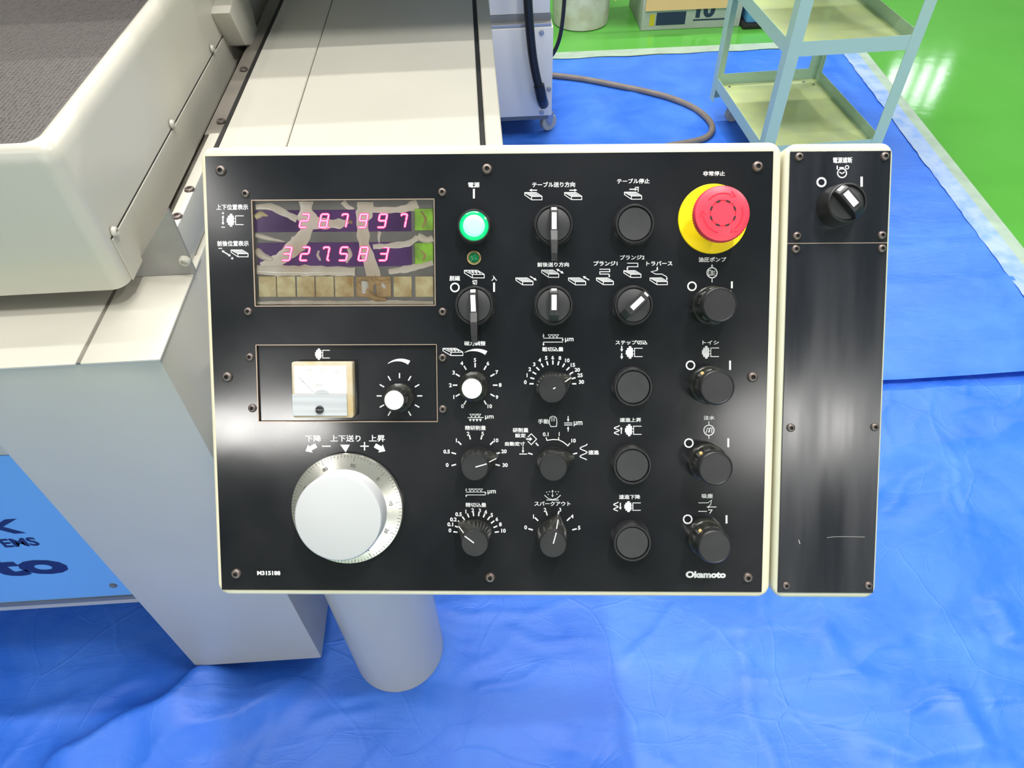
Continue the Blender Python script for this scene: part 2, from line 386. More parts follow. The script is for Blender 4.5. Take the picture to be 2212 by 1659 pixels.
# ================================================================== SETTING
fl = B(); fl.box(-7, -6, -0.1, 8, 9, 0); put('floor', fl.mesh('floor', 'floor'), kind='structure')
cl = B(); cl.box(-7, -6, CEIL, 8, 9, CEIL + 0.1); put('ceiling', cl.mesh('ceiling', 'ceil'), kind='structure')
b = B(); b.box(-7.1, -6, 0, -7, 9, CEIL); put('wall_left', b.mesh('wall', 'wall'), kind='structure')
b = B(); b.box(8, -6, 0, 8.1, 9, CEIL); put('wall_right', b.mesh('wall', 'wall'), kind='structure')
FX0, FX1, FZ0, FZ1 = -4.2, 4.2, 0.9, 2.5
b = B(); b.box(-7, -6.1, 0, FX0, -6, CEIL).box(FX1, -6.1, 0, 8, -6, CEIL).box(FX0, -6.1, 0, FX1, -6, FZ0).box(FX0, -6.1, FZ1, FX1, -6, CEIL); put('wall_front', b.mesh('wall', 'wall'), kind='structure')
b = B(); b.box(FX0, -6.09, FZ0, FX1, -6.06, FZ1); fill_win = put('added_fill_window', b.mesh('window', 'fill_glass'), kind='structure')  # unseen glowing opening, added to brighten surfaces that face the camera
b = B()
for i in range(7):
    x = FX0 + (FX1 - FX0) * i / 6; b.box(x - 0.03, -6.06, FZ0, x + 0.03, -6.02, FZ1)
b.box(FX0, -6.06, FZ0, FX1, -6.02, FZ0 + 0.05).box(FX0, -6.06, FZ1 - 0.05, FX1, -6.02, FZ1); put('window_or_added_fill_frame', b.mesh('frame', 'zinc'), fill_win)  # bars of the added fill opening
WX0, WX1, WZ0, WZ1, WY = 5.35, 6.20, 2.50, 3.18, 9.0
b = B(); b.box(-7, WY, 0, WX0, WY + 0.1, CEIL).box(WX1, WY, 0, 8, WY + 0.1, CEIL).box(WX0, WY, 0, WX1, WY + 0.1, WZ0).box(WX0, WY, WZ1, WX1, WY + 0.1, CEIL)
put('wall_back', b.mesh('wall', 'wall'), kind='structure')
b = B(); b.box(WX0, WY + 0.06, WZ0, WX1, WY + 0.09, WZ1)
win = put('window_1', b.mesh('window', 'winglass'), kind='structure')
b = B()
for i in range(5):
    x = WX0 + (WX1 - WX0) * i / 4; b.box(x - 0.035, WY + 0.02, WZ0, x + 0.035, WY + 0.06, WZ1)
b.box(WX0, WY + 0.02, WZ0, WX1, WY + 0.06, WZ0 + 0.05).box(WX0, WY + 0.02, WZ1 - 0.05, WX1, WY + 0.06, WZ1)
put('window_or_added_fill_frame', b.mesh('frame', 'zinc'), win)
for (lx, ly, ln, wd, ax, pw) in LAMPS:
    r = thing('ceiling_lamp', 'white fluorescent ceiling lamp fixed under the workshop ceiling', 'lamp', (lx, ly, CEIL), 'fluorescent lamps on the ceiling')
    hx, hy = (ln / 2, max(wd / 2, 0.03)) if ax else (max(wd / 2, 0.03), ln / 2)
    b = B(); b.box(lx - hx, ly - hy, CEIL - 0.06, lx + hx, ly + hy, CEIL); put('lamp_housing', b.mesh('h', 'lamp_body', bevel=0.008), r)
    a, c = ((lx - hx, ly, CEIL - 0.08), (lx + hx, ly, CEIL - 0.08)) if ax else ((lx, ly - hy, CEIL - 0.08), (lx, ly + hy, CEIL - 0.08))
    b = B(); b.tube([a, c], 0.014, 10); put('lamp_tube', b.mesh('t', 'tube', smooth=40), r)

# ------------------------------------------------------------------ tarpaulins
random.seed(4)
def ridges_height(X, Y, segs):
    H = np.zeros_like(X)
    for (ax, ay, bx, by, amp, wd, skew) in segs:
        dx, dy = bx - ax, by - ay; L = math.hypot(dx, dy); dx /= L; dy /= L
        t = (X - ax) * dx + (Y - ay) * dy; s = -(X - ax) * dy + (Y - ay) * dx
        s = s + 0.012 * np.sin(t * 17 + ax * 9) + 0.006 * np.sin(t * 41 + ay * 5)
        e = np.clip(np.minimum(t, L - t) / (0.22 * L), 0, 1); e = e * e * (3 - 2 * e)
        wl = np.where(s > 0, wd * (1 + skew), wd * (1 - skew))
        H += amp * e * np.exp(-np.abs(s / wl) ** 1.5)
    return H
def tarp_mesh(name, x0, x1, y0, y1, step, segs, base, edge=None, right=None, amp=0.004):
    nx = int((x1 - x0) / step) + 1; ny = int((y1 - y0) / step) + 1
    X, Y = np.meshgrid(np.linspace(x0, x1, nx), np.linspace(y0, y1, ny))
    Hn = np.array([[noise.noise(Vector((x * 2.3, y * 3.1, 1.7))) * 0.9 + 0.55 * noise.noise(Vector((x * 6 + y * 3, y * 7, 4.2)))
                    + 0.35 * abs(noise.noise(Vector((x * 13 + y * 5, y * 12 - x * 3, 8.1)))) for x, y in zip(rx, ry)] for rx, ry in zip(X, Y)])
    H = base + amp * (Hn + 0.9) + ridges_height(X, Y, segs)
    if x1 > 2:   # the cloth lies flat where the machine and the post stand on it
        m_ = np.clip((-0.36 - X) / 0.05, 0, 1) * np.clip((Y - 0.60) / 0.05, 0, 1)
        m_ = np.maximum(m_, np.clip((0.14 - np.hypot(X + 0.235, Y - 0.638)) / 0.04, 0, 1))
        H = H * (1 - m_) + 0.008 * m_
    if edge is not None: H = H + edge(X, Y)
    if right is not None:
        X = x0 + (X - x0) * (right(Y) - x0) / (x1 - x0)
    v = np.stack([X, Y, H], -1).reshape(-1, 3)
    f = [(j * nx + i, j * nx + i + 1, (j + 1) * nx + i + 1, (j + 1) * nx + i) for j in range(ny - 1) for i in range(nx - 1)]
    me = bpy.data.meshes.new(name); me.from_pydata(v.tolist(), [], f); me.update()
    me.polygons.foreach_set('use_smooth', [True] * len(f)); me.materials.append(M['tarp' if name == 'tarp' else 'tarp_flat'])
    return me
def fs(p, q, amp, wd, skew=0.0):
    a, c = onz(*p, 0), onz(*q, 0); return (a.x, a.y, c.x, c.y, amp, wd, skew)
SEG = [fs((560, 1400), (60, 1720), 0.055, 0.045, 0.4), fs((700, 1440), (260, 1700), 0.026, 0.05, -0.3),
       fs((420, 1330), (-300, 1400), 0.018, 0.03, 0.3), fs((380, 1390), (-300, 1450), 0.016, 0.022, 0.3),
       fs((420, 1460), (-200, 1600), 0.008, 0.02), fs((900, 1330), (1330, 1310), 0.003, 0.008), fs((1590, 1290), (1680, 1800), 0.003, 0.006, 0.4),
       fs((1640, 1560), (2300, 1500), 0.007, 0.012, 0.3), fs((1550, 1500), (1990, 1400), 0.006, 0.014), fs((1330, 1450), (1500, 1300), 0.006, 0.012),
       fs((1430, 1600), (1560, 1330), 0.005, 0.010), fs((1750, 1330), (1900, 1500), 0.008, 0.03), fs((2050, 1480), (2130, 1650), 0.012, 0.03),
       fs((700, 1540), (1000, 1480), 0.004, 0.006), fs((640, 1580), (920, 1520), 0.004, 0.010), fs((2120, 1290), (2190, 1400), 0.010, 0.03),
       fs((1860, 1000), (2300, 900), 0.006, 0.03), fs((1900, 1150), (2300, 1080), 0.006, 0.04), fs((1000, 1520), (1200, 1420), 0.004, 0.01),
       fs((1150, 1600), (1450, 1650), 0.005, 0.03), fs((1800, 1600), (2250, 1650), 0.012, 0.03, 0.3), fs((1500, 1380), (1800, 1330), 0.004, 0.01)]
rng = random.Random(11)
for i in range(150):
    x, y = rng.uniform(-1.3, 1.9), rng.uniform(0.2, 1.4); a = rng.uniform(-0.6, 1.4); L = rng.uniform(0.1, 0.45)
    SEG.append((x, y, x + L * math.cos(a), y + L * math.sin(a), rng.uniform(0.0008, 0.003), rng.uniform(0.004, 0.012), rng.uniform(-0.4, 0.4)))
b = tarp_mesh('tarp', -2.2, 2.6, -0.9, 1.5, 0.009, SEG, 0.0035, amp=0.005)
put('tarpaulin', b, None, I4, 'wrinkled blue tarpaulin under the control panel, tucked beneath another sheet', 'tarpaulin')
def right_edge(Y): return 1.69 + (Y - 1.84) * 0.065
def front_lift(X, Y):
    e = np.exp(-np.abs(Y - 1.30) / 0.035); return 0.014 * e * (0.8 + 0.2 * np.sin(X * 9)) + 0.004 * np.exp(-((Y - 1.42) / 0.05) ** 2)
SEG2 = [(0.4, 1.55, 2.2, 1.50, 0.004, 0.03, 0), (0.4, 1.72, 2.2, 1.70, 0.004, 0.03, 0), (0.4, 1.92, 2.0, 1.90, 0.003, 0.02, 0), (0.5, 2.2, 2.0, 2.15, 0.003, 0.03, 0),
        (0.2, 2.9, 0.8, 3.2, 0.004, 0.03, 0), (0.9, 2.6, 0.8, 3.4, 0.004, 0.02, 0)]
b = tarp_mesh('tarp2', -2.2, 1.69, 1.30, 3.53, 0.016, SEG2, 0.020, edge=front_lift, right=right_edge, amp=0.0025)
tp = put('tarpaulin', b, None, I4, 'flat blue tarpaulin with pale hems under the green trolley', 'tarpaulin')
def hem_strip(name, pts_a, pts_b, mk, z):
    h = B(); n = len(pts_a); h.add([(*p, z) for p in pts_a] + [(*p, z) for p in pts_b], [(i, i + 1, n + i + 1, n + i) for i in range(n - 1)])
    return put(name, h.mesh(name, mk), tp)
ys = [1.30 + i * 0.03 for i in range(76)]
rj = random.Random(3)
jag = [rj.uniform(-0.003, 0.003) for _ in ys]
hem_strip('hem', [(float(right_edge(y)) - 0.012 + j, y) for y, j in zip(ys, jag)], [(float(right_edge(y)) + 0.06, y) for y in ys], 'hem', 0.0262)
hem_strip('hem_tape', [(float(right_edge(y)) + 0.06, y) for y in ys], [(float(right_edge(y)) + 0.105, y) for y in ys], 'hem2', 0.0262)
xs = [-2.2 + i * 0.05 for i in range(84)]
hem_strip('hem', [(x, 3.525 + 0.006 * math.sin(x * 23)) for x in xs][::-1], [(x, 3.60) for x in xs][::-1], 'hem2', 0.0262)

# ================================================================== CONTROL PANEL
POST = (-0.235, 0.638)
cp = thing('control_panel', 'slanted black machine control panel in a cream housing on a round grey post', 'control panel', (POST[0], POST[1], 0))
def frame_box(root, corners, depth, r, name, mk, inner):
    P = [pp(*c) for c in corners]
    x0 = (P[0][0] + P[3][0]) / 2; x1 = (P[1][0] + P[2][0]) / 2; y1 = (P[0][1] + P[1][1]) / 2; y0 = (P[2][1] + P[3][1]) / 2
    b = B(); pts = rrect(x0, y0, x1, y1, r, 8); pin = rrect(x0 + 0.0035, y0 + 0.0035, x1 - 0.0035, y1 - 0.0035, max(0.002, r - 0.0035), 8)
    n = len(pts); rings = [([(x, y, -depth) for x, y in pts]), [(x, y, -0.0050) for x, y in pts]]
    for k in range(1, 4):
        t = k / 3 * math.pi / 2
        rings.append([(px + (qx - px) * (1 - math.cos(t)), py + (qy - py) * (1 - math.cos(t)), -0.0050 + 0.0035 * math.sin(t)) for (px, py), (qx, qy) in zip(pts, pin)])
    pi2 = rrect(inner[0] + 0.001, inner[1] + 0.001, inner[2] - 0.001, inner[3] - 0.001, 0.0005, 8)
    rings += [[(x, y, -0.0016) for x, y in pi2], [(x, y, -0.0120) for x, y in pi2]]
    v = [p for q in rings for p in q]; f = [tuple(range(n - 1, -1, -1)), tuple(range((len(rings) - 1) * n, len(rings) * n))]
    for k in range(len(rings) - 1): f += [(k * n + i, k * n + (i + 1) % n, (k + 1) * n + (i + 1) % n, (k + 1) * n + i) for i in range(n)]
    b.add(v, f); return put(name, b.mesh(name, mk, smooth=40), root, PM), (x0, y0, x1, y1)
def prect(tl, tr, br, bl, h=0.0):
    P = [pp(*c, h) for c in (tl, tr, br, bl)]
    return ((P[0][0] + P[3][0]) / 2, (P[2][1] + P[3][1]) / 2, (P[1][0] + P[2][0]) / 2, (P[0][1] + P[1][1]) / 2)
R_PLATE = prect((443, 337.5), (1671, 326.5), (1645, 1279), (479, 1274))
R_DISP = prect((543.3, 431.3), (939.2, 429.3), (940.6, 662), (549.3, 660.8))
R_METER = prect((551, 743), (943.8, 745), (945.5, 912.8), (558.7, 910.4))
_, MR = frame_box(cp, [(431, 313), (1692, 308), (1663, 1294), (468, 1285)], 0.085, 0.011, 'housing', 'cream', R_PLATE)
# post and neck carrying the housing
b = B(); b.lathe([(0.093, 0.0085), (0.093, 0.90), (0.088, 0.905), (0, 0.905)], 56, T4(POST[0], POST[1], 0))
post = put('post', b.mesh('post', 'beige', smooth=40), cp)
b = B(); b.box(-0.045, -0.0125, -0.19, 0.045, 0.0125, -0.11)
pj = PM @ T4(-0.20, 0.05, -0.085)
b = B(); pa = PM @ Vector((-0.20, 0.03, -0.08)); b.tube([(POST[0], POST[1], 0.88), (POST[0], POST[1] - 0.03, 0.96), tuple(pa)], [0.06, 0.06, 0.06], 24)
put('neck', b.mesh('neck', 'beige', smooth=40), cp)
b = B(); b.box(POST[0] + 0.0905, POST[1] - 0.03, 0.30, POST[0] + 0.096, POST[1] + 0.02, 0.75); put('post_door_edge', b.mesh('d', 'beige', bevel=0.001), post)
b = B(); b.lathe([(0, 0), (0.006, 0), (0.005, 0.006), (0, 0.007)][::-1], 14, T4(POST[0] + 0.094, POST[1] - 0.02, 0.34) @ Matrix.Rotation(math.pi / 2, 4, 'Y')); put('screw', b.mesh('s', 'screw', smooth=40), post)

def plate_holes(outer, holes, z0, z1):
    xs = sorted({outer[0], outer[2], *[h[0] for h in holes], *[h[2] for h in holes]}); ysl = sorted({outer[1], outer[3], *[h[1] for h in holes], *[h[3] for h in holes]})
    def solid(i, j):
        if i < 0 or j < 0 or i >= len(xs) - 1 or j >= len(ysl) - 1: return False
        mx_, my_ = (xs[i] + xs[i + 1]) / 2, (ysl[j] + ysl[j + 1]) / 2
        return not any(h[0] < mx_ < h[2] and h[1] < my_ < h[3] for h in holes)
    b = B(); nx = len(xs); ny = len(ysl)
    v = [(x, y, z) for z in (z0, z1) for y in ysl for x in xs]; f = []; I = lambda i, j, k: k * nx * ny + j * nx + i
    for i in range(nx - 1):
        for j in range(ny - 1):
            if not solid(i, j): continue
            f.append((I(i, j, 1), I(i + 1, j, 1), I(i + 1, j + 1, 1), I(i, j + 1, 1)))
            f.append((I(i, j, 0), I(i, j + 1, 0), I(i + 1, j + 1, 0), I(i + 1, j, 0)))
            if not solid(i - 1, j): f.append((I(i, j, 0), I(i, j, 1), I(i, j + 1, 1), I(i, j + 1, 0)))
            if not solid(i + 1, j): f.append((I(i + 1, j, 0), I(i + 1, j + 1, 0), I(i + 1, j + 1, 1), I(i + 1, j, 1)))
            if not solid(i, j - 1): f.append((I(i, j, 0), I(i + 1, j, 0), I(i + 1, j, 1), I(i, j, 1)))
            if not solid(i, j + 1): f.append((I(i, j + 1, 0), I(i, j + 1, 1), I(i + 1, j + 1, 1), I(i + 1, j + 1, 0)))
    b.add(v, f); return b
face = put('face_plate', plate_holes(R_PLATE, [R_DISP, R_METER], -0.0015, 0.0).mesh('plate', 'plate'), cp, PM)
def edge_frame(R, wd, z, name, parent):
    b = B(); x0, y0, x1, y1 = R
    for a in ((x0, y0, x1, y0 + wd), (x0, y1 - wd, x1, y1), (x0, y0, x0 + wd, y1), (x1 - wd, y0, x1, y1)): b.box(a[0], a[1], -0.0014, a[2], a[3], z)
    return put(name, b.mesh(name, 'plate_edge'), parent, PM)
edge_frame(R_DISP, 0.0007, 0.0002, 'window_edge', face)
edge_frame(R_METER, 0.0006, 0.0002, 'window_edge', face)

# ---- screws (button head with hexagon socket), one shared mesh in two sizes
def screw_mesh(r):
    b = B(); b.lathe([(r, 0), (r * 0.97, r * 0.25), (r * 0.8, r * 0.52), (r * 0.55, r * 0.62), (r * 0.42, r * 0.62), (r * 0.40, r * 0.3), (0, r * 0.3)], 20)
    me = b.mesh('screw', ['screw', 'hole'], smooth=50)
    for p in me.polygons:
        c = p.center
        if math.hypot(c.x, c.y) < r * 0.41: p.material_index = 1
    return me
SB, SS = screw_mesh(0.0046), screw_mesh(0.0037)
def screws(parent, pts, me):
    for (x, y) in pts:
        a = pp(x, y, 0.001); put('screw', me, parent, PM @ T4(a[0], a[1], 0.0))
screws(face, [(476.3, 368.6), (1052, 365), (1637, 359.5), (490.5, 814.5), (1626, 814.5), (510, 1240), (1058.7, 1248), (1615.6, 1248)], SB)
screws(face, [(529.6, 418.5), (955, 415), (535.4, 672.9), (956, 673.5), (539, 771.7), (544.6, 882), (956, 773), (956.5, 884)], SS)

# ---- printed legends, laid out from the photograph onto the plate
ZP = 0.00018
class Leg:
    def __init__(s): s.b = B()
    def P(s, x, y): return pp(x, y, 0)
    def T(s, body, x0, y0, x1, y1, bold=0.0):
        a = s.P(x0, y1); c = s.P(x1, y0)
        if bold: text_into(s.b, body, a[0], a[1], c[0], c[1], ZP, bold)
        else:   # the print is a little heavier than the font
            for k, (dx, dy) in enumerate(((-0.25, -0.2), (0.25, -0.2), (0.25, 0.2), (-0.25, 0.2))): text_into(s.b, body, a[0] + dx * PS, a[1] + dy * PS, c[0] + dx * PS, c[1] + dy * PS, ZP + k * 4e-6, 0.0)
        return s
    def N(s, body, x, y, h=8.5, bold=0.03):
        asp = text_geo(body, bold)[2]; w_ = h * asp * 1.05; return s.T(body, x - w_ / 2, y - h / 2, x + w_ / 2, y + h / 2, bold)
    def S(s, pts, w_=1.5, closed=False): s.b.stroke([s.P(*p) for p in pts], w_ * PS, ZP, closed); return s
    def F(s, pts): s.b.poly([s.P(*p) for p in pts], ZP); return s
    def ring(s, x, y, r, w_=2.6, n=28): return s.S([(x + (r - w_ / 2) * math.cos(2 * math.pi * i / n), y + (r - w_ / 2) * math.sin(2 * math.pi * i / n)) for i in range(n)], w_, True)
    def arc(s, x, y, r, a0, a1, w_=1.5, n=14):
        return s.S([(x + r * math.sin(math.radians(a0 + (a1 - a0) * i / n)), y - r * math.cos(math.radians(a0 + (a1 - a0) * i / n))) for i in range(n + 1)], w_)
    def arrow(s, x0, y0, x1, y1, w_=2.2, hw=3.2, hl=6):
        d = Vector((x1 - x0, y1 - y0)); L = d.length; d /= L; n = Vector((-d.y, d.x)); e = Vector((x1, y1)) - d * min(hl, L)
        if L > hl: s.S([(x0, y0), (e.x, e.y)], w_)
        return s.F([(x1, y1), (e.x + n.x * hw, e.y + n.y * hw), (e.x - n.x * hw, e.y - n.y * hw)])
    def bar(s, x, y0, y1, w_=4): return s.F([(x - w_ / 2, y0), (x + w_ / 2, y0), (x + w_ / 2, y1), (x - w_ / 2, y1)])
    def table(s, x0, y0, x1, y1, mag=False):
        q = lambda u, v: (x0 + (x1 - x0) * u, y0 + (y1 - y0) * v)
        s.S([q(0, 0), q(.66, 0), q(1, .52), q(1, 1), q(.40, 1), q(0, .34)], 1.5, True)
        s.S([q(0, .02), q(.40, .54), q(1, .54)], 1.5); s.S([q(.40, .54), q(.40, 1)], 1.4)
        if mag:
            for k in range(3):
                u = .2 + .17 * k; s.S([q(u, .06), q(u + .1, .22), q(u + .2, .22), q(u + .26, .44)], 1.6)
        else:
            for k in range(1, 5): u = k / 5; s.S([q(u * .66, .02), q(.40 + u * .60, .53)], 1.3)
        return s
    def wheel(s, x0, y0, x1, y1):
        q = lambda u, v: (x0 + (x1 - x0) * u, y0 + (y1 - y0) * v)
        for u0, u1, v0, v1 in ((0, .09, .32, .68), (.07, .20, .14, .86), (.18, .33, 0, 1), (.31, .42, .14, .86)): s.F([q(u0, v0), q(u1, v0), q(u1, v1), q(u0, v1)])
        s.S([q(.42, .38), q(.52, .38)], 1.3); s.S([q(.42, .62), q(.52, .62)], 1.3)
        s.S([q(1, .16), q(.52, .16), q(.52, .84), q(1, .84)], 1.5); return s
    def wave(s, x0, y0, x1, y1, w_=2.0, cyc=2.0):
        return s.S([((x0 + x1) / 2 + (x1 - x0) / 2 * math.sin(2 * math.pi * cyc * i / 28 + 1.2), y0 + (y1 - y0) * i / 28) for i in range(29)], w_)
    def ticks(s, x, y, r, angs, ln=10, w_=3.0):
        for a in angs:
            t = math.radians(a); s.S([(x + (r - ln / 2) * math.sin(t), y - (r - ln / 2) * math.cos(t)), (x + (r + ln / 2) * math.sin(t), y - (r + ln / 2) * math.cos(t))], w_)
        return s
    def vees(s, x, y, n, w_, h, fill=False):
        for k in range(n):
            a = x + k * w_
            if fill: s.F([(a, y), (a + w_ * .95, y), (a + w_ / 2, y + h)])
            else: s.S([(a, y), (a + w_ * .92, y), (a + w_ * .46, y + h)], 1.2, True)
        return s
    def crescent(s, x, y, r, a0, a1, t0, t1, n=14):
        o = []; i_ = []
        for k in range(n + 1):
            a = math.radians(a0 + (a1 - a0) * k / n); t = t0 + (t1 - t0) * k / n
            o.append((x + (r + t / 2) * math.sin(a), y - (r + t / 2) * math.cos(a))); i_.append((x + (r - t / 2) * math.sin(a), y - (r - t / 2) * math.cos(a)))
        for k in range(n): s.F([o[k], o[k + 1], i_[k + 1], i_[k]])
        return s
    def done(s, parent=None, z=0.0, mk='white', name='printed_legend'):
        return put(name, s.b.mesh('legend', mk), parent or face, PM @ T4(0, 0, z))
Leg().T('上下位置表示', 467.9, 441.4, 535.4, 453.5).S([(481.8, 458), (481.8, 463)], 1.5).S([(479.3, 460.5), (484.3, 460.5)], 1.5).arrow(481.8, 476, 481.8, 465, 2.4, 3, 5).arrow(481.8, 474, 481.8, 486, 2.4, 3, 5).S([(478.5, 490.8), (486, 490.8)], 1.8).wheel(490, 462, 526.5, 489.6).done()
Leg().T('前後位置表示', 469.8, 520.2, 536.8, 531.8).S([(472, 536.6), (480, 536.6)], 1.8).arrow(489, 547.5, 479, 541, 2.4, 3, 5).arrow(489, 547.5, 499, 553.6, 2.4, 3, 5).S([(499, 558), (504.5, 558)], 1.6).S([(501.7, 555.2), (501.7, 561)], 1.6).table(499.4, 540, 536, 554.7).done()
Leg().T('電源', 1011.6, 394, 1035.7, 405).bar(1023.7, 408, 428.7).done()
Leg().T('テーブル送り方向', 1149.8, 393, 1241.9, 404.6).arrow(1160, 411, 1143, 411).table(1133.6, 416, 1170.7, 431.6).arrow(1230, 411, 1246.7, 411).table(1219.7, 416, 1256.6, 431.2).done()
Leg().T('テーブル停止', 1333, 385.8, 1402.9, 396.7).arrow(1359.5, 409, 1377, 409).S([(1378.4, 404.6), (1378.4, 414.3)], 1.8).S([(1372, 404.6), (1380, 404.6)], 1.6).table(1349, 415.2, 1386, 430.4).done()
Leg().T('脱磁', 971.3, 596, 993.5, 606.4).ring(982.7, 620.9, 10.4, 3.1).T('切', 1020.3, 604.7, 1030.4, 614.9).T('入', 1061.8, 596, 1073, 606.4).bar(1067.3, 610.5, 630.5).table(1003.2, 584, 1046, 600.4, True).done()
Leg().T('前後送り方向', 1161, 566.6, 1228.8, 576.3).table(1170, 583.5, 1206.9, 599).arrow(1210, 586, 1201.6, 581, 2).arrow(1209, 585.5, 1217.7, 590.7, 2).table(1114.3, 600.4, 1151.2, 615.3).arrow(1145, 596.8, 1159.4, 605.7, 2).table(1228, 600.4, 1265, 615.3).arrow(1272.7, 605, 1258.7, 596.8, 2).done()
Leg().T('プランジ1', 1282.4, 564, 1333.5, 574).S([(1295, 581.6), (1317, 581.6), (1317, 587), (1295.6, 587), (1295.6, 592), (1316, 592)], 1.5).arrow(1316, 592, 1316, 599.5, 1.5, 2.2, 4).table(1288.4, 600.4, 1325, 614.9).done()
Leg().T('プランジ2', 1339.5, 551, 1392, 561).S([(1354.7, 568.6), (1377.6, 568.6), (1377.6, 576.3), (1355.2, 576.3)], 1.5).arrow(1355.2, 576, 1355.2, 583.5, 1.5, 2.2, 4).table(1347.5, 584.7, 1384.4, 599.2).done()
Leg().T('トラバース', 1396.4, 564.2, 1452.3, 573.9).arrow(1419.8, 576.3, 1419.8, 585, 1.8, 2.4, 5).S([(1419.8, 584), (1406.5, 587), (1416, 592), (1429.5, 592), (1440.3, 598)], 1.5).arrow(1440.3, 598, 1440.3, 605.5, 1.5, 2.2, 4).table(1404, 600.4, 1441.5, 614.9).done()
Leg().T('非常停止', 1518.8, 369.8, 1565.8, 380).done()
Leg().T('油圧ポンプ', 1509, 555.5, 1568.3, 566).ring(1538, 589.3, 12, 2.2).arrow(1538, 578, 1538, 570.5, 1.6, 2.4, 5).S([(1538, 601), (1538, 610)], 1.8).S([(1531, 584), (1531, 594.5), (1536, 594.5), (1536, 584)], 1.6, True).S([(1539, 584), (1539, 595)], 1.5).S([(1539, 586), (1545, 586)], 1.3).S([(1539, 590), (1545, 590)], 1.3).S([(1539, 594), (1545, 594)], 1.3).ring(1494.7, 618.3, 10.3, 3).bar(1580.8, 607.9, 622.8).done()
Leg().T('ステップ切込', 1329.7, 735.3, 1398, 744.3).arrow(1343, 747, 1343, 760, 2.4, 3.2, 6).arrow(1343, 763, 1343, 776, 2.4, 3.2, 6).wheel(1351.8, 748, 1388, 774.5).done()
Leg().T('トイシ', 1517.4, 735.8, 1552.5, 744).wheel(1516.3, 747.4, 1553, 774.5).ring(1491.5, 789.1, 10.3, 3).bar(1576.9, 779, 799).done()
Leg().T('速進上昇', 1339, 902.5, 1384.9, 911.5).wave(1327, 918.8, 1337.5, 939.6).arrow(1342, 937, 1342, 922, 2.2, 3, 5).wheel(1350, 916.4, 1385.8, 942.3).done()
Leg().T('注水', 1520, 898, 1543.4, 906.7).ring(1531.3, 929.3, 12, 2.2).S([(1531.3, 910), (1531.3, 917.5)], 2).S([(1531.3, 941), (1531.3, 948)], 1.6).S([(1525, 935), (1528, 925), (1533, 926), (1530, 934)], 1.6).S([(1532, 934), (1534, 924), (1538, 925), (1537, 935)], 1.6).ring(1488, 957, 10.3, 3).bar(1573, 946.8, 966).done()
Leg().T('速進下降', 1337.3, 1068.6, 1382.7, 1077.9).wave(1325.7, 1084, 1335, 1104).arrow(1340, 1086, 1340, 1101, 2.2, 3, 5).wheel(1348.6, 1082.5, 1384, 1106).done()
Leg().T('吸塵', 1515.8, 1066.6, 1539.5, 1075.9).S([(1508.5, 1086), (1529, 1086), (1537, 1080.5), (1535, 1090), (1530, 1094)], 1.6).arrow(1547.5, 1095, 1526, 1095, 1.8, 3, 6).S([(1508.5, 1104.5), (1527, 1104.5)], 1.6).S([(1530, 1101.5), (1538, 1101.5), (1533, 1109)], 1.8).ring(1485.4, 1121.6, 10.4, 3).bar(1569.3, 1112.9, 1130.8).done()
Leg().T('Okamoto', 1481, 1233.8, 1567.9, 1248.3, 0.055).done()
Leg().T('M315188', 555.8, 1233.2, 605.6, 1242.3, 0.04).done()
Leg().T('下降', 660, 939.8, 693.4, 953.9).T('上下送り', 713.9, 939.8, 778.5, 953.9).T('上昇', 797.3, 939.8, 831.4, 953.9).S([(695.8, 963.8), (714.4, 963.8)], 2.6).S([(778.4, 963.8), (796.6, 963.8)], 2.6).S([(787.5, 954.8), (787.5, 972.8)], 2.6).F([(735, 960.5), (755.7, 960.5), (746.8, 977)]).arrow(683, 962, 660, 974.5, 10, 10, 12).arrow(810, 962, 832.5, 974.5, 10, 10, 12).done()
l = Leg().T('磁力調整', 1003, 737, 1048.7, 746.4).table(957, 752.4, 999.9, 768, True).crescent(1026, 805, 49, -27, 30, 1.0, 9.5)
l.ticks(1026.4, 832, 43.3, range(-150, 151, 30))
for i, (x, y) in enumerate([(999, 877.5), (980.3, 857.7), (973, 832), (980, 804.7), (997.5, 784.7), (1026, 777.8), (1054, 785), (1073.3, 804), (1080.5, 831.7), (1073.5, 858), (1058, 877.5)]): l.N(str(i), x, y)
l.done()
l = Leg().T('粗切込量', 1171.4, 749.8, 1216.7, 758.9).arrow(1174, 721, 1174, 729, 1.5, 2.4, 4).S([(1173.5, 730.4), (1216, 730.4)], 1.5).arrow(1215.5, 730.4, 1215.5, 737.5, 1.5, 2.4, 4).S([(1216, 739), (1174, 739)], 1.5).arrow(1174, 739, 1174, 747, 1.5, 2.4, 4).vees(1184, 723, 3, 7.7, 6).T('µm', 1220.7, 730, 1238.6, 739.4)
l.ticks(1194.3, 829, 46, range(-90, 91, 15), 9)
for i, (t, x, y) in enumerate([('0', 1134.8, 825.5), ('1', 1138.5, 810.5), ('2', 1144.5, 797.5), ('3', 1154, 787), ('4', 1165.7, 778), ('5', 1179.9, 773.3), ('6', 1194, 772.5), ('8', 1209.4, 773.5), ('10', 1225.5, 778.5), ('15', 1237.5, 788.5), ('20', 1247, 798.8), ('25', 1253, 810.5), ('30', 1256, 825)]): l.N(t, x, y)
l.done()
l = Leg().vees(1015, 894.5, 3, 8, 6).S([(1010, 902), (1044.4, 902)], 1.5).vees(1012.5, 905, 4, 7.2, 6, True).T('µm', 1048, 897.4, 1066, 906.3).T('精研削量', 1004.7, 919.5, 1049.2, 929)
l.ticks(1027.6, 991.7, 49, range(-105, 106, 30))
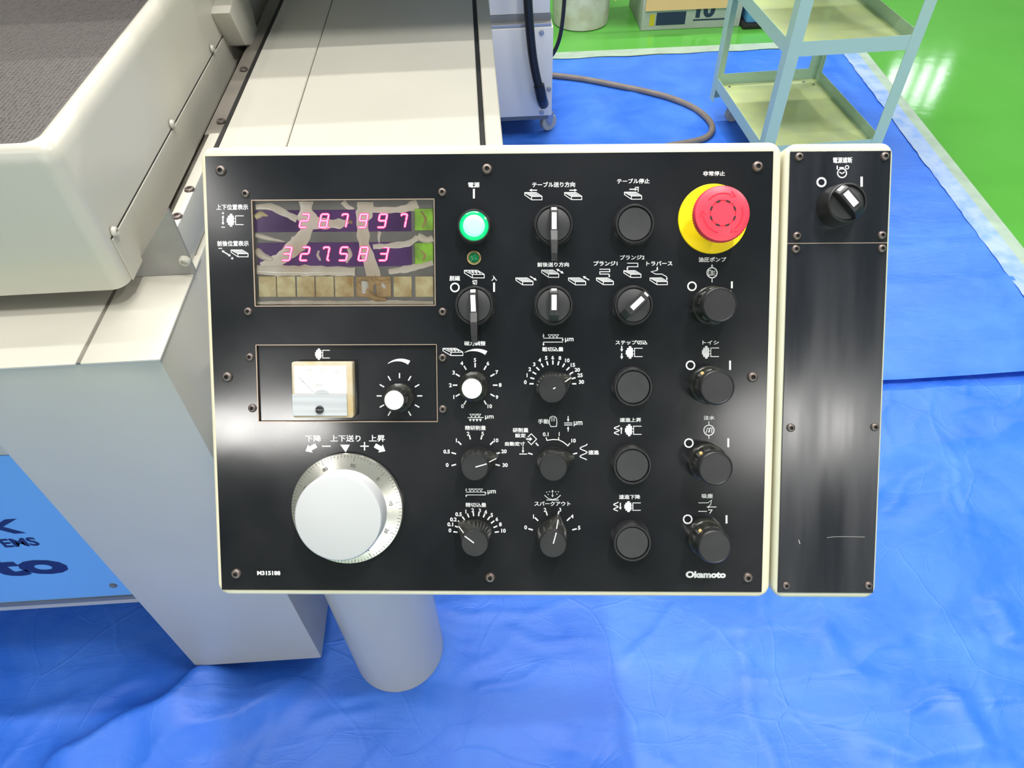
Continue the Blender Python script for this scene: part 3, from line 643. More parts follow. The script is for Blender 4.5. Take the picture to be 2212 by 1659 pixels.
for t, x, y in [('0', 966, 1004.3), ('0.5', 964.9, 975.5), ('1', 986, 951.2), ('2', 1011.3, 936.9), ('5', 1042.7, 936.9), ('10', 1071.8, 951.2), ('20', 1088.7, 975), ('30', 1091.2, 1004.6)]: l.N(t, x, y)
l.done()
l = Leg().T('手動', 1162.5, 905.4, 1185.3, 915.3).T('µm', 1239.5, 910, 1257.8, 920.6).arrow(1227.2, 898.5, 1227.2, 911.5, 1.8, 2.6, 6).S([(1218.8, 913.7), (1236.3, 913.7)], 1.8).S([(1218.8, 917.9), (1236.3, 917.9)], 1.8).arrow(1227.2, 932.2, 1227.2, 920.6, 1.8, 2.6, 6)
l.S([(1187, 906), (1188, 901.5), (1193, 899), (1198, 899.5), (1202, 903), (1203, 912), (1202, 921), (1190, 921.5), (1187, 916)], 1.5, True)
for k in range(3): l.S([(1191 + k * 3.4, 901), (1191.5 + k * 3.2, 910)], 1.1)
l.T('研削量', 1108, 924.4, 1141, 933.9).T('設定', 1113, 936.4, 1135.5, 944.9).T('自動定寸', 1091.2, 954.4, 1133.6, 962.8)
l.S([(1140, 944), (1147.7, 937), (1159, 948.5), (1147.7, 960.5), (1140, 953)], 1.8).arrow(1136.5, 948.3, 1150, 948.3, 3, 4.5, 6).S([(1157.2, 956.5), (1163, 963)], 2.8)
l.arrow(1129.8, 965, 1129.8, 978.6, 1.8, 2.6, 5).S([(1121.8, 980.7), (1138.7, 980.7)], 1.9).S([(1140.8, 978.6), (1150.5, 981.4)], 2.8)
l.N('0.1', 1178.8, 938).N('1', 1208, 937.6).N('10', 1239, 951.8).S([(1179.5, 945), (1181.5, 951.2), (1195, 949.2), (1206.8, 950), (1217, 955), (1226.8, 962.8), (1231, 957)], 2.2).S([(1206.8, 944.2), (1206.8, 950)], 2.2)
l.S([(1237.8, 980.7), (1246.9, 978.6)], 2.8).wave(1253, 958.6, 1268, 993.4, 2.0, 2.0).T('速進', 1271, 972.7, 1293.3, 981.8).done()
l = Leg().arrow(1007, 1055, 1007, 1061, 1.4, 2, 3).vees(1012.5, 1056, 4, 7.6, 5.5).S([(1006.5, 1062.8), (1048.5, 1062.8)], 1.5).arrow(1048.8, 1062.8, 1048.8, 1068, 1.4, 2.2, 4).S([(1049, 1069), (1007, 1069)], 1.5).arrow(1007, 1069, 1007, 1074, 1.4, 2, 4).T('µm', 1053.5, 1058.8, 1070.8, 1068).T('精切込量', 1006, 1086, 1050, 1095)
l.ticks(1028.5, 1155, 45, [-82.5 + 15 * k for k in range(12)], 9)
for t, x, y in [('0', 972, 1145.6), ('0.1', 972.7, 1132.6), ('0.2', 979.4, 1122), ('0.5', 990.6, 1110.8), ('1', 1006.4, 1105), ('2', 1021.2, 1102), ('3', 1036.4, 1102.6), ('4', 1049, 1105.8), ('5', 1062.3, 1112.5), ('6', 1073.3, 1121.4), ('8', 1080.9, 1132.6), ('10', 1087.6, 1146.3)]: l.N(t, x, y)
l.done()
l = Leg().T('スパークアウト', 1154.7, 1083.4, 1232, 1092.5).S([(1176, 1069.5), (1184, 1076.5), (1193.5, 1079), (1203, 1076.5), (1211, 1069.5)], 1.6).S([(1180.4, 1080), (1206.8, 1080)], 1.8).arrow(1193.5, 1066, 1193.5, 1058, 1.5, 2.6, 4).arrow(1193.5, 1064, 1193.5, 1074, 1.5, 2.6, 4)
for x, y in ((1181, 1063), (1184, 1068), (1187, 1062), (1200, 1062), (1203, 1067.5), (1206, 1062)): l.S([(x - 1.2, y), (x + 1.2, y)], 1.8)
l.ticks(1193.5, 1156, 49, range(-75, 76, 30))
for t, x, y in [('0', 1135.5, 1139), ('1', 1152.4, 1115.7), ('2', 1177.3, 1101.4), ('3', 1210, 1101), ('4', 1235.7, 1115.3), ('5', 1251, 1140)]: l.N(t, x, y)
l.done()

# ---- push buttons
def ctrl(name, label, me, x, y, h, parent=cp, rot=0.0):
    a = pp(x, y, h); return put(name, me, parent, PM @ T4(a[0], a[1], 0) @ RZ(rot), label)
def sub(name, me, parent, dx=0, dy=0, dz=0, rot=0.0, label=None):
    return put(name, me, parent, WM[parent] @ T4(dx, dy, dz) @ RZ(rot), label)
b = B(); b.lathe([(0.0172, 0), (0.0172, 0.003), (0.0165, 0.0115), (0.0158, 0.013), (0.0146, 0.013), (0.0143, 0.0095), (0, 0.0095)], 48); ME_BEZ = b.mesh('button_bezel', 'black', smooth=35)
b = B(); b.lathe([(0.0139, 0.0090), (0.0139, 0.0116), (0.0133, 0.0122), (0.0100, 0.0120), (0, 0.0117)], 48); ME_CAP = b.mesh('button_cap', 'cap', smooth=35)
for (x, y, lab) in [(1371.4, 483.7, 'black push button under the table stop legend'), (1368, 836.5, 'black push button under the step infeed legend'), (1366, 1005.8, 'black push button under the rapid raise legend'), (1366, 1172.8, 'black push button under the rapid lower legend')]:
    o = ctrl('push_button', lab, ME_BEZ, x, y, 0.012); sub('button_cap', ME_CAP, o)
b = B(); b.lathe([(0.0148, 0), (0.0148, 0.003), (0.0142, 0.0105), (0.0134, 0.0115), (0.0124, 0.0115), (0.0122, 0.008), (0, 0.008)], 48)
o = ctrl('indicator_button', 'lit green power button', b.mesh('ib', 'black', smooth=35), 1023.7, 487.6, 0.012)
b = B(); b.lathe([(0.0121, 0.0080), (0.0121, 0.0118), (0.0108, 0.0126), (0.0098, 0.0118), (0, 0.0112)], 48); sub('green_lens', b.mesh('gl', 'green_lens', smooth=35), o)
b = B(); b.lathe([(0.0094, 0.0114), (0.0088, 0.0126), (0.005, 0.0134), (0, 0.0137)], 40); sub('lens_core', b.mesh('gc', 'green_core', smooth=60), o)
b = B(); b.lathe([(0.0060, 0), (0.0060, 0.0014), (0.0052, 0.0016), (0.0046, 0.0012), (0.0040, 0.0003), (0, 0.0003)], 32)
o = ctrl('indicator_lamp', 'small unlit green indicator in a brass ring', b.mesh('il', ['brass'], smooth=35), 1023.9, 557, 0.001)
b = B(); b.lathe([(0.0044, 0.00035), (0.0042, 0.0008), (0.0028, 0.001), (0.0025, 0.0022), (0, 0.0030)], 24); sub('led', b.mesh('led', 'led_off', smooth=50), o)

# ---- selector switches
b = B(); b.lathe([(0.0172, 0), (0.0172, 0.004), (0.0165, 0.0115), (0.0157, 0.013), (0.0147, 0.013), (0.0142, 0.0110), (0, 0.0108)], 48); ME_SBZ = b.mesh('selector_bezel', 'black', smooth=35)
b = B(); b.lathe([(0.0138, 0.0105), (0.0138, 0.0122), (0.0132, 0.0126), (0, 0.0126)], 40); ME_SDISC = b.mesh('selector_disc', 'cap', smooth=35)
b = B(); w_ = 0.0037
b.prism([(-0.0135, 0.012), (0.0137, 0.012), (0.0137, 0.0185), (0.0105, 0.0215), (-0.0080, 0.0215), (-0.0135, 0.0170)], -w_, w_, Matrix(((0, 0, 1, 0), (1, 0, 0, 0), (0, 1, 0, 0), (0, 0, 0, 1))))
ME_SKN = b.mesh('selector_knob', 'black', smooth=30, bevel=0.0006)
b = B(); b.box(-0.0021, -0.0042, 0.0214, 0.0021, 0.0085, 0.0219).add([(-0.0021, 0.0118, 0.02065), (0.0021, 0.0118, 0.02065), (0.0021, 0.0138, 0.0186), (-0.0021, 0.0138, 0.0186)], [(0, 1, 2, 3)]); ME_SWH = b.mesh('white_mark', 'white')
def lever_mesh():
    b = B(); prof = [(0.0134, 0.0172, 0.0126, 0.0036), (0.0100, 0.0225, 0.0126, 0.0036), (-0.0060, 0.0235, 0.0126, 0.0036), (-0.0140, 0.0270, 0.0170, 0.0034), (-0.0250, 0.0290, 0.0215, 0.0030), (-0.0310, 0.0285, 0.0230, 0.0027)]
    v = []; f = []
    for (y, zt, zb, hw) in prof: v += [(-hw, y, zb), (hw, y, zb), (hw * 0.85, y, zt), (-hw * 0.85, y, zt)]
    for i in range(len(prof) - 1): f += [(4 * i + k, 4 * i + 4 + k, 4 * i + 4 + (k + 1) % 4, 4 * i + (k + 1) % 4) for k in range(4)]
    f += [(0, 1, 2, 3), tuple(4 * (len(prof) - 1) + k for k in (3, 2, 1, 0))]
    b.add(v, f); me = b.mesh('lever', 'black', bevel=0.0006); return me
ME_LEV = lever_mesh()
b = B(); b.box(-0.0020, -0.0052, 0.0229, 0.0020, 0.0085, 0.0238).add([(-0.0021, 0.0107, 0.0219), (0.0021, 0.0107, 0.0219), (0.0021, 0.0134, 0.0180), (-0.0021, 0.0134, 0.0180)], [(0, 1, 2, 3)]); ME_LWH = b.mesh('white_mark', 'white')
for (x, y, rot, lev, lab) in [(1196, 485.4, 0, 1, 'long-levered selector under the table feed direction legend'), (1024.4, 660.2, 2, 1, 'long-levered selector between the demagnetise ring and bar marks'), (1196, 659.5, 0, 0, 'short selector pointing up under the cross feed legend'), (1369, 659.5, -46, 0, 'selector turned aslant under the plunge and traverse legends')]:
    o = ctrl('selector_switch', lab, ME_SBZ, x, y, 0.012)
    sub('selector_disc', ME_SDISC, o)
    k = sub('lever' if lev else 'selector_knob', ME_LEV if lev else ME_SKN, o, rot=math.radians(rot)); sub('white_mark', ME_LWH if lev else ME_SWH, o, rot=math.radians(rot))

# ---- round turn knobs with gripping ribs
b = B(); b.lathe([(0.0165, 0), (0.0165, 0.009), (0.0155, 0.010), (0, 0.010)], 44); ME_TB = b.mesh('turn_base', 'black_gloss', smooth=35)
b = B(); b.lathe([(0.0150, 0.010), (0.0150, 0.0225), (0.0138, 0.0232), (0, 0.0232)], 72, rfun=lambda r, z, i: r * (0.93 if (i // 2) % 3 == 0 and 0.005 < z < 0.0228 else 1.0)); ME_TG = b.mesh('grip_ring', 'black_gloss', smooth=25)
b = B(); b.lathe([(0.0143, 0.0228), (0.0146, 0.0300), (0.0140, 0.0316), (0.0132, 0.0322), (0.0128, 0.0318), (0, 0.0318)], 48); ME_TC = b.mesh('turn_cap', 'black', smooth=35)
b = B(); b.lathe([(0.0016, 0), (0.0014, 0.0008), (0, 0.001)], 12); ME_DOT = b.mesh('yellow_dot', 'ydot', smooth=50)
for (x, y, ang, lab) in [(1554.8, 658.5, 45, 'round ribbed knob for the hydraulic pump turned to the bar mark'), (1549.4, 837.4, -42, 'round ribbed knob for the grinding wheel'), (1546, 1012.5, -42, 'round ribbed knob for the water feed'), (1544, 1182, -42, 'round ribbed knob for the dust suction')]:
    o = ctrl('turn_knob', lab, ME_TB, x, y, 0.032); sub('grip_ring', ME_TG, o); sub('turn_cap', ME_TC, o)
    t = math.radians(ang); sub('yellow_dot', ME_DOT, o, 0.0150 * math.sin(t), 0.0150 * math.cos(t), 0.0222)

# ---- pointer knobs
def circ(r, z, n=36): return [(r * math.cos(2 * math.pi * i / n), r * math.sin(2 * math.pi * i / n), z) for i in range(n)]
ME_PK = hull(circ(0.0136, 0.0005) + circ(0.0132, 0.010) + [(-0.0012, 0.0198, 0.0005), (0.0012, 0.0198, 0.0005), (-0.001, 0.0188, 0.0130), (0.001, 0.0188, 0.0130)] + circ(0.0120, 0.0210)).mesh('pointer_knob', 'black_gloss', smooth=38)
b = B(); b.lathe([(0.0120, 0.0205), (0.0114, 0.0258), (0.0110, 0.0264), (0, 0.0264)], 40); ME_PKT = b.mesh('knob_top', 'black', smooth=35)
b = B(); b.box(-0.00045, 0.0008, 0.0262, 0.00045, 0.0106, 0.0267); ME_PL = b.mesh('pointer_line', 'white')
b = B(); b.add([(-0.0004, 0.0124, 0.0210), (0.0004, 0.0124, 0.0210), (0.0004, 0.0186, 0.0137), (-0.0004, 0.0186, 0.0137)], [(0, 1, 2, 3)]); ME_PL2 = b.mesh('pointer_line', 'white')
b = B(); b.box(-0.00045, 0.0008, 0.0262, 0.00045, 0.0030, 0.0267); ME_PL3 = b.mesh('pointer_line', 'white')
for (x, y, ang, ln, lab) in [(1193, 840.8, 62, 3, 'black pointer knob set near 20 on the rough infeed scale'), (1025.4, 1009.2, 74, 1, 'black pointer knob set to 20 on the fine grinding scale'), (1195.2, 1010.2, 73, 0, 'black pointer knob turned toward the rapid wave mark'), (1025.4, 1173.7, -52.5, 1, 'black pointer knob set to 0.2 on the fine infeed scale'), (1194.6, 1175.8, 15, 1, 'black pointer knob set to 3 on the spark-out scale')]:
    o = ctrl('pointer_knob', lab, ME_PK, x, y, 0.026, rot=-math.radians(ang)); sub('knob_top', ME_PKT, o)
    if ln == 1: sub('pointer_line', ME_PL, o)
    if ln == 3: sub('pointer_line', ME_PL3, o)
    if ln: sub('pointer_line', ME_PL2, o)
def pot(x, y, h, rb, rt, parent, z0, lab):
    b = B(); b.lathe([(rb, z0), (rb * 0.98, z0 + 0.008), (rb * 0.80, z0 + 0.010), (rt * 1.12, z0 + 0.012), (rt * 1.08, h - 0.001), (rt, h), (0, h)], 48, rfun=lambda r, z, i: r * (0.975 if i % 3 == 0 and z < h - 0.002 else 1))
    a = pp(x, y, h); o = put('trim_knob', b.mesh('pot', 'black_gloss', smooth=30), parent, PM @ T4(a[0], a[1], 0), lab)
    b = B(); b.lathe([(rt * 0.96, h), (rt * 0.93, h + 0.0006), (0, h + 0.0007)], 40); sub('white_disc', b.mesh('disc', 'white', smooth=30), o)
pot(1019.3, 839.6, 0.026, 0.0132, 0.0088, cp, 0.0, 'black knob with a white top in the magnetic force scale')

# ---- emergency stop
a = pp(1540.3, 472.6, 0.002)
b = B(); b.lathe([(0.0292, 0), (0.0292, 0.0016), (0.0288, 0.0020), (0, 0.0020)], 64)
es = put('emergency_stop', b.mesh('es', 'yellow', smooth=35), cp, PM @ T4(a[0], a[1], 0), 'red mushroom emergency stop on a yellow disc')
b = B(); b.lathe([(0.0150, 0.002), (0.0150, 0.012), (0.0125, 0.012), (0.0125, 0.018), (0, 0.018)], 40); sub('collar', b.mesh('col', 'yellow', smooth=35), es)
hx, hy = pp(1561.5, 460.5, 0.031); hx -= a[0]; hy -= a[1]
b = B(); b.lathe([(0.0140, 0.0165), (0.0215, 0.0200), (0.0229, 0.0230), (0.0229, 0.0275), (0.0218, 0.0305), (0.0190, 0.0318), (0.0105, 0.0322), (0.0103, 0.0314), (0.0100, 0.0314), (0.0098, 0.0320), (0, 0.0322)], 120, rfun=lambda r, z, i: r * (0.975 if i % 2 and 0.0228 < z < 0.029 and r > 0.02 else 1))
mh = sub('mushroom_head', b.mesh('mh', 'red', smooth=40), es, hx * 0.35, hy * 0.35)
b = B()
for k in range(8):
    t = math.radians(22 + 45 * k); b.box(-0.0016, 0.0094, 0.0313, 0.0016, 0.0108, 0.03235, RZ(t))
sub('slot_ring', b.mesh('slots', 'hole'), es, hx * 0.35, hy * 0.35)
b = B()
for k in range(3):
    t0 = math.radians(-18 - 120 * k); pts = [(0.0158 * math.cos(math.pi / 2 - t0 - math.radians(q)), 0.0158 * math.sin(math.pi / 2 - t0 - math.radians(q))) for q in (-30, -15, 0, 15, 30, 42)]
    b.stroke(pts, 0.0011, 0.0322); e = Vector(pts[-1]); d = (e - Vector(pts[-2])).normalized(); n_ = Vector((-d.y, d.x))
    b.stroke([tuple(e + n_ * 0.0028 - d * 0.001), tuple(e + d * 0.0035), tuple(e - n_ * 0.0028 - d * 0.001)], 0.0010, 0.03205)
sub('arrow_relief', b.mesh('arrows', 'red2'), es, hx * 0.35, hy * 0.35)

# ---- big hand dial
a = pp(749, 1099.8, 0.006)
b = B(); b.lathe([(0.0493, 0.0015), (0.0495, 0.0045), (0.0488, 0.0062), (0.0350, 0.0100), (0.0345, 0.0115), (0, 0.0115)], 96)
dial = put('hand_dial', b.mesh('dial', 'steel', smooth=30), cp, PM @ T4(a[0], a[1], 0), 'graduated silver dial ring with a large white knob')
b = B(); b.lathe([(0.0340, 0.0105), (0.0340, 0.013), (0.0372, 0.0145), (0.0372, 0.0335), (0.0362, 0.0352), (0.0352, 0.0356), (0, 0.0356)], 96); kn = sub('dial_knob', b.mesh('dk', 'knobwhite', smooth=35), dial)
b = B()
def dz(r): return 0.0063 + (0.0488 - r) * (0.0038 / 0.0138) + 0.0002
for k in range(100):
    t = math.radians(46 + 3.6 * k); r1 = 0.0484; r0 = 0.0435 if k % 10 == 0 else (0.0452 if k % 5 == 0 else 0.0463); hw = 0.00016
    c, s_ = math.cos(math.pi / 2 - t), math.sin(math.pi / 2 - t); P = lambda r, q: (r * c - q * s_, r * s_ + q * c, dz(r))
    b.add([P(r0, -hw), P(r1, -hw), P(r1, hw), P(r0, hw)], [(0, 1, 2, 3)])
sub('graduations', b.mesh('grad', 'dark_print'), dial)
for k in range(10):
    t = math.radians(46 + 36 * k); s_ = str(k * 10); b = B(); asp = text_geo(s_, 0.01)[2]; h_ = 0.0033; ww = h_ * asp
    text_into(b, s_, -ww / 2, -h_ / 2, ww / 2, h_ / 2, 0, 0.01)
    r = 0.0400; mx = WM[dial] @ RZ(-t) @ T4(0, r, dz(r) + 0.0001) @ Matrix.Rotation(-0.2687, 4, 'X')
    put('dial_number', b.mesh('num', 'dark_print'), dial, mx)

# ---- display window (recessed, with a yellowed peeling film)
x0, y0, x1, y1 = R_DISP
b = B(); b.box(x0, y0, -0.0070, x1, y1, -0.0050); disp = put('display_window', b.mesh('dw', 'film_grey'), cp, PM, 'recessed digital display with lit red digits and peeling yellowed film')
DX = lambda zx: 430 + zx * 0.24113
DY = lambda zy: 310 + zy * 0.24113
def dpt(zx, zy, h=-0.005): return pp(DX(zx), DY(zy), h)
for (u0, v0, u1, v1) in [(500, 590, 1900, 795), (530, 882, 1905, 1105)]:
    p, q = dpt(u0, v1), dpt(u1, v0); b = B(); b.box(p[0], p[1], -0.0051, q[0], q[1], -0.0046); put('digit_filter', b.mesh('df', 'smoke', bevel=0.0002, seg=1), disp, PM)
SEGS = {'0': 'abcdef', '1': 'bc', '2': 'abged', '3': 'abgcd', '4': 'fgbc', '5': 'afgcd', '6': 'afgedc', '7': 'fabc', '8': 'abcdefg', '9': 'abcdfg'}
def digit(zx, zy0, zy1, ch, dot=False, w_=62):
    h_ = zy1 - zy0; sl = 12
    Q = lambda u, v: dpt(zx - w_ / 2 + u * w_ + (0.5 - v) * sl * 2, zy0 + v * h_)
    L = {'a': ((0, 0), (1, 0)), 'b': ((1, 0), (1, .5)), 'c': ((1, .5), (1, 1)), 'd': ((0, 1), (1, 1)), 'e': ((0, .5), (0, 1)), 'f': ((0, 0), (0, .5)), 'g': ((0, .5), (1, .5))}
    segs = SEGS[ch] if ch != '7' else 'abc' + 'F'
    b = B(); g = B()
    for s_ in segs:
        if s_ == 'F': p, q = (0, 0), (0, .12)
        else: p, q = L[s_]
        pu = [p[0] + (q[0] - p[0]) * t for t in (0.1, 0.9)]; pv = [p[1] + (q[1] - p[1]) * t for t in (0.1, 0.9)]
        A, C = Q(pu[0], pv[0]), Q(pu[1], pv[1])
        for bb, wd_, zz in ((b, 0.0013, -0.00425), (g, 0.0024, -0.0043)):
            d_ = (Vector(C) - Vector(A)); L_ = d_.length; d_ /= L_; n_ = Vector((-d_.y, d_.x)); e_ = wd_ / 2; A2, C2 = Vector(A), Vector(C)
            bb.poly([tuple(A2 - d_ * e_), tuple(A2 + n_ * e_), tuple(C2 + n_ * e_), tuple(C2 + d_ * e_), tuple(C2 - n_ * e_), tuple(A2 - n_ * e_)], zz)
    if dot:
        A = Q(1.25, 0.99); b.poly([(A[0] + 0.0009 * math.cos(k), A[1] + 0.0009 * math.sin(k)) for k in (0.4, 1.97, 3.54, 5.11)], -0.00425); g.poly([(A[0] + 0.0016 * math.cos(k), A[1] + 0.0016 * math.sin(k)) for k in (0.4, 1.97, 3.54, 5.11)], -0.0043)
    o = put('display_digit', b.mesh('dg', 'led_red'), disp, PM, 'lit red digit'); put('digit_glow', g.mesh('gl', 'led_glow'), disp, PM)
for i, (ch, zx) in enumerate(zip('287997', (945, 1120, 1302, 1470, 1643, 1830))): digit(zx, 634, 752, ch, i == 1, 66 if ch != '7' else 50)
for i, (ch, zx) in enumerate(zip('327583', (790, 950, 1135, 1297, 1472, 1655))): digit(zx, 930, 1048, ch, i == 2, 66 if ch != '7' else 50)
# keys
for (u0, u1, m_) in [(540, 690, 'key'), (703, 863, 'key'), (882, 1035, 'key'), (1050, 1207, 'key'), (1222, 1387, 'key'), (1410, 1565, 'film_brown'), (1590, 1720, 'film_brown'), (1745, 1905, 'key'), (1940, 2098, 'key')]:
    p, q = dpt(u0, 1375), dpt(u1, 1190); b = B(); b.box(p[0], p[1], -0.0050, q[0], q[1], -0.0040); put('membrane_key', b.mesh('k', m_, bevel=0.0003, seg=1), disp, PM)
for (v0, v1) in [(585, 780), (892, 1080)]:
    p, q = dpt(1935, v1), dpt(2098, v0); b = B(); b.box(p[0], p[1], -0.0050, q[0], q[1], -0.0038); put('membrane_key', b.mesh('k', 'key_green', bevel=0.0003, seg=1), disp, PM, 'worn green key')
# blistered film ridges standing off the board
def blister(pts, wds, mk='film', hgt=0.0014, n=7, name='film_blister'):
    P = [Vector(dpt(*p)) for p in pts]; path = []; W = []
    for i in range(len(P) - 1):
        for k in range(6): path.append(P[i].lerp(P[i + 1], k / 6)); W.append(wds[i] + (wds[i + 1] - wds[i]) * k / 6)
    path.append(P[-1]); W.append(wds[-1])
    for _ in range(3): path = [path[0]] + [(path[i - 1] + path[i] * 2 + path[i + 1]) / 4 for i in range(1, len(path) - 1)] + [path[-1]]
    v = []; f = []
    for i, p in enumerate(path):
        d = (path[min(i + 1, len(path) - 1)] - path[max(i - 1, 0)]).normalized(); nn = Vector((-d.y, d.x)); ww = W[i] * 0.24113 * PS / 2 * (1 + 0.45 * noise.noise(Vector((p.x * 160, p.y * 160, 3.0))))
        for k in range(n):
            t = -1 + 2 * k / (n - 1); q = p + nn * ww * t; v.append((q.x, q.y, -0.0046 + hgt * math.sqrt(max(0, 1 - t * t)) * min(1, ww / 0.0022)))
    for i in range(len(path) - 1):
        for k in range(n - 1): f.append((i * n + k, (i + 1) * n + k, (i + 1) * n + k + 1, i * n + k + 1))
    v = [(min(max(x, x0 + 0.0004), x1 - 0.0004), min(max(y, y0 + 0.0004), y1 - 0.0004), z) for x, y, z in v]
    b = B(); b.add(v, f); put(name, b.mesh('bl', mk, smooth=60), disp, PM)
# long ridges of lifted film, kept behind the digits' plane
blister([(510, 570), (640, 560), (760, 620), (880, 680)], [40, 70, 55, 60], hgt=0.0003)
blister([(960, 520), (960, 600), (970, 690), (960, 800), (890, 900), (820, 960), (700, 1060), (560, 1110)], [110, 130, 170, 120, 150, 130, 110, 90], hgt=0.00028)
blister([(960, 700), (1120, 720), (1260, 720), (1340, 700)], [100, 95, 80, 40], hgt=0.00025)
blister([(1290, 520), (1330, 570), (1390, 585)], [60, 40, 10], hgt=0.0003)
blister([(1490, 525), (1490, 600), (1460, 690), (1470, 800), (1480, 920), (1520, 1030), (1560, 1160), (1580, 1260)], [130, 150, 120, 110, 95, 110, 130, 100], hgt=0.00028)
blister([(1500, 590), (1680, 600), (1840, 590), (1960, 540)], [60, 55, 70, 90], hgt=0.0003)
blister([(510, 820), (620, 850), (770, 880)], [45, 42, 10]); blister([(510, 960), (570, 1010), (660, 1040)], [70, 60, 40])
blister([(505, 660), (560, 630), (620, 650)], [50, 50, 10], 'key'); blister([(1560, 925), (1720, 915), (1880, 900), (1960, 840)], [50, 45, 50, 50], hgt=0.0006)
blister([(1960, 830), (2040, 870), (2100, 850)], [60, 60, 60]); blister([(520, 1130), (800, 1140), (1100, 1140), (1400, 1150)], [90, 95, 90, 70], hgt=0.0009)
blister([(1700, 1150), (1900, 1120), (2095, 1060)], [50, 60, 60], hgt=0.0009); blister([(1620, 790), (1610, 840), (1615, 890)], [40, 26, 10]); blister([(1075, 960), (1060, 1000), (1090, 1050)], [24, 34, 14])
blister([(1340, 940), (1360, 1000), (1320, 1070)], [30, 40, 20]); blister([(520, 1430), (900, 1425), (1300, 1430), (1700, 1425), (2100, 1430)], [30, 46, 30, 46, 30], 'film', 0.0008)
blister([(1430, 1250), (1500, 1330), (1580, 1390), (1680, 1400)], [60, 70, 60, 30], 'film_brown', 0.0022); blister([(1560, 1200), (1600, 1250), (1720, 1230)], [50, 60, 30], 'film_brown', 0.002)
blister([(1485, 1235), (1480, 1290), (1490, 1345)], [60, 90, 50], 'film_white', 0.0024, name='bare_spot'); blister([(1640, 1240), (1655, 1275), (1670, 1300)], [30, 45, 20], 'film_white', 0.0024, name='bare_spot')
blister([(1350, 690), (1362, 705), (1370, 720)], [20, 30, 16], 'film_brown'); blister([(1985, 600), (2040, 680), (2000, 760)], [20, 30, 20], 'film_brown', 0.0022); blister([(1990, 960), (2030, 1000), (2010, 1050)], [20, 30, 20], 'film_brown', 0.0022)
b = B(); b.box(x0, y0, -0.0012, x1, y1, -0.0009); put('clear_cover', b.mesh('cc', 'clear'), disp, PM)

# ---- recessed meter plate with panel meter and trim knob
x0, y0, x1, y1 = R_METER
b = B(); b.box(x0, y0, -0.0050, x1, y1, -0.0030); mp_ = put('meter_plate', b.mesh('mp', 'plate'), cp, PM, 'recessed black plate carrying the speed meter')
Leg().wheel(678.6, 752.9, 710.4, 777.6).done(mp_, -0.0030)
l = Leg(); l.crescent(861, 820, 42, -36, 31, 1.0, 9.5).ticks(861.7, 855.9, 44, range(-150, 151, 30), 11, 2.6); l.done(mp_, -0.0030)
a = pp(851.4, 864.6, 0.024)
pot(851.4, 864.6, 0.024, 0.0128, 0.0085, mp_, -0.003, 'black trim knob with a white top beside the meter')
mr = prect((632.8, 784), (757, 784), (760, 900.8), (631, 900.8), 0.009)
b = B(); b.prism(rrect(mr[0] - 0.001, mr[1] - 0.001, mr[2] + 0.001, mr[3] + 0.001, 0.002, 4), -0.003, 0.0070)
met = put('panel_meter', b.mesh('pm', 'meter_case', smooth=30, bevel=0.0008), mp_, PM, 'square needle meter with a white scale and yellowed clear case')
wr = prect((634.5, 790.4), (748, 790.4), (748.5, 850.7), (636, 850.7), 0.0075); gr = prect((632, 852), (749.5, 852), (750, 898.5), (631.5, 898.5), 0.0078)
b = B(); b.box(wr[0], wr[1], 0.0065, wr[2], wr[3], 0.0074); put('meter_scale', b.mesh('ms', 'meter_white'), mp_, PM)
b = B(); b.box(gr[0], gr[1], 0.0065, gr[2], gr[3], 0.0082); put('meter_cover', b.mesh('mc', 'meter_grey', bevel=0.0003, seg=1), mp_, PM)
MZ = lambda zx, zy: pp(600 + zx * 0.09646, 760 + zy * 0.09646, 0.0078)
b = B(); b.stroke([MZ(470, 565), MZ(810, 915)], 0.00022, 0.0077); put('needle', b.mesh('nd', 'dark_print'), mp_, PM)
b = B(); ctr = (990, 1010)
for k in range(21):
    t = math.radians(-52 + 104 * k / 20); r0, r1 = (520, 600) if k % 5 == 0 else (540, 580)
    b.stroke([MZ(ctr[0] + r0 * math.sin(t), ctr[1] - r0 * math.cos(t)), MZ(ctr[0] + r1 * math.sin(t), ctr[1] - r1 * math.cos(t))], 0.0003 if k % 5 == 0 else 0.00016, 0.0076)
for s_, zx, zy, hh in (('min', 925, 740, 75), ('-1', 1070, 695, 36), ('0', 440, 515, 40), ('1000', 720, 398, 46), ('2000', 1018, 372, 46), ('3000', 1318, 435, 46), ('3600', 1452, 518, 36)):
    asp = text_geo(s_, 0.0)[2]; p = MZ(zx - hh * asp / 2, zy + hh / 2); q = MZ(zx + hh * asp / 2, zy - hh / 2); text_into(b, s_, p[0], p[1], q[0], q[1], 0.0076, 0.0)
put('scale_print', b.mesh('sp', 'grey_print'), mp_, PM)
b = B(); b.poly([MZ(985 + 165 * math.cos(math.radians(q)), 945 - 95 * math.sin(math.radians(q))) for q in range(0, 181, 12)], 0.00765); put('pivot_cover', b.mesh('pv', 'meter_grey'), mp_, PM)
p = MZ(945, 1295); b = B(); b.lathe([(0.0036, 0.008), (0.0034, 0.0098), (0.0028, 0.0102), (0, 0.0102)], 24, T4(p[0], p[1], 0)); put('zero_screw', b.mesh('zs', 'black', smooth=40), mp_, PM)
b = B(); b.box(p[0] - 0.0034, p[1] - 0.0003, 0.0101, p[0] + 0.0034, p[1] + 0.0004, 0.0104); put('screw_slot', b.mesh('zs', 'greytrim'), mp_, PM)

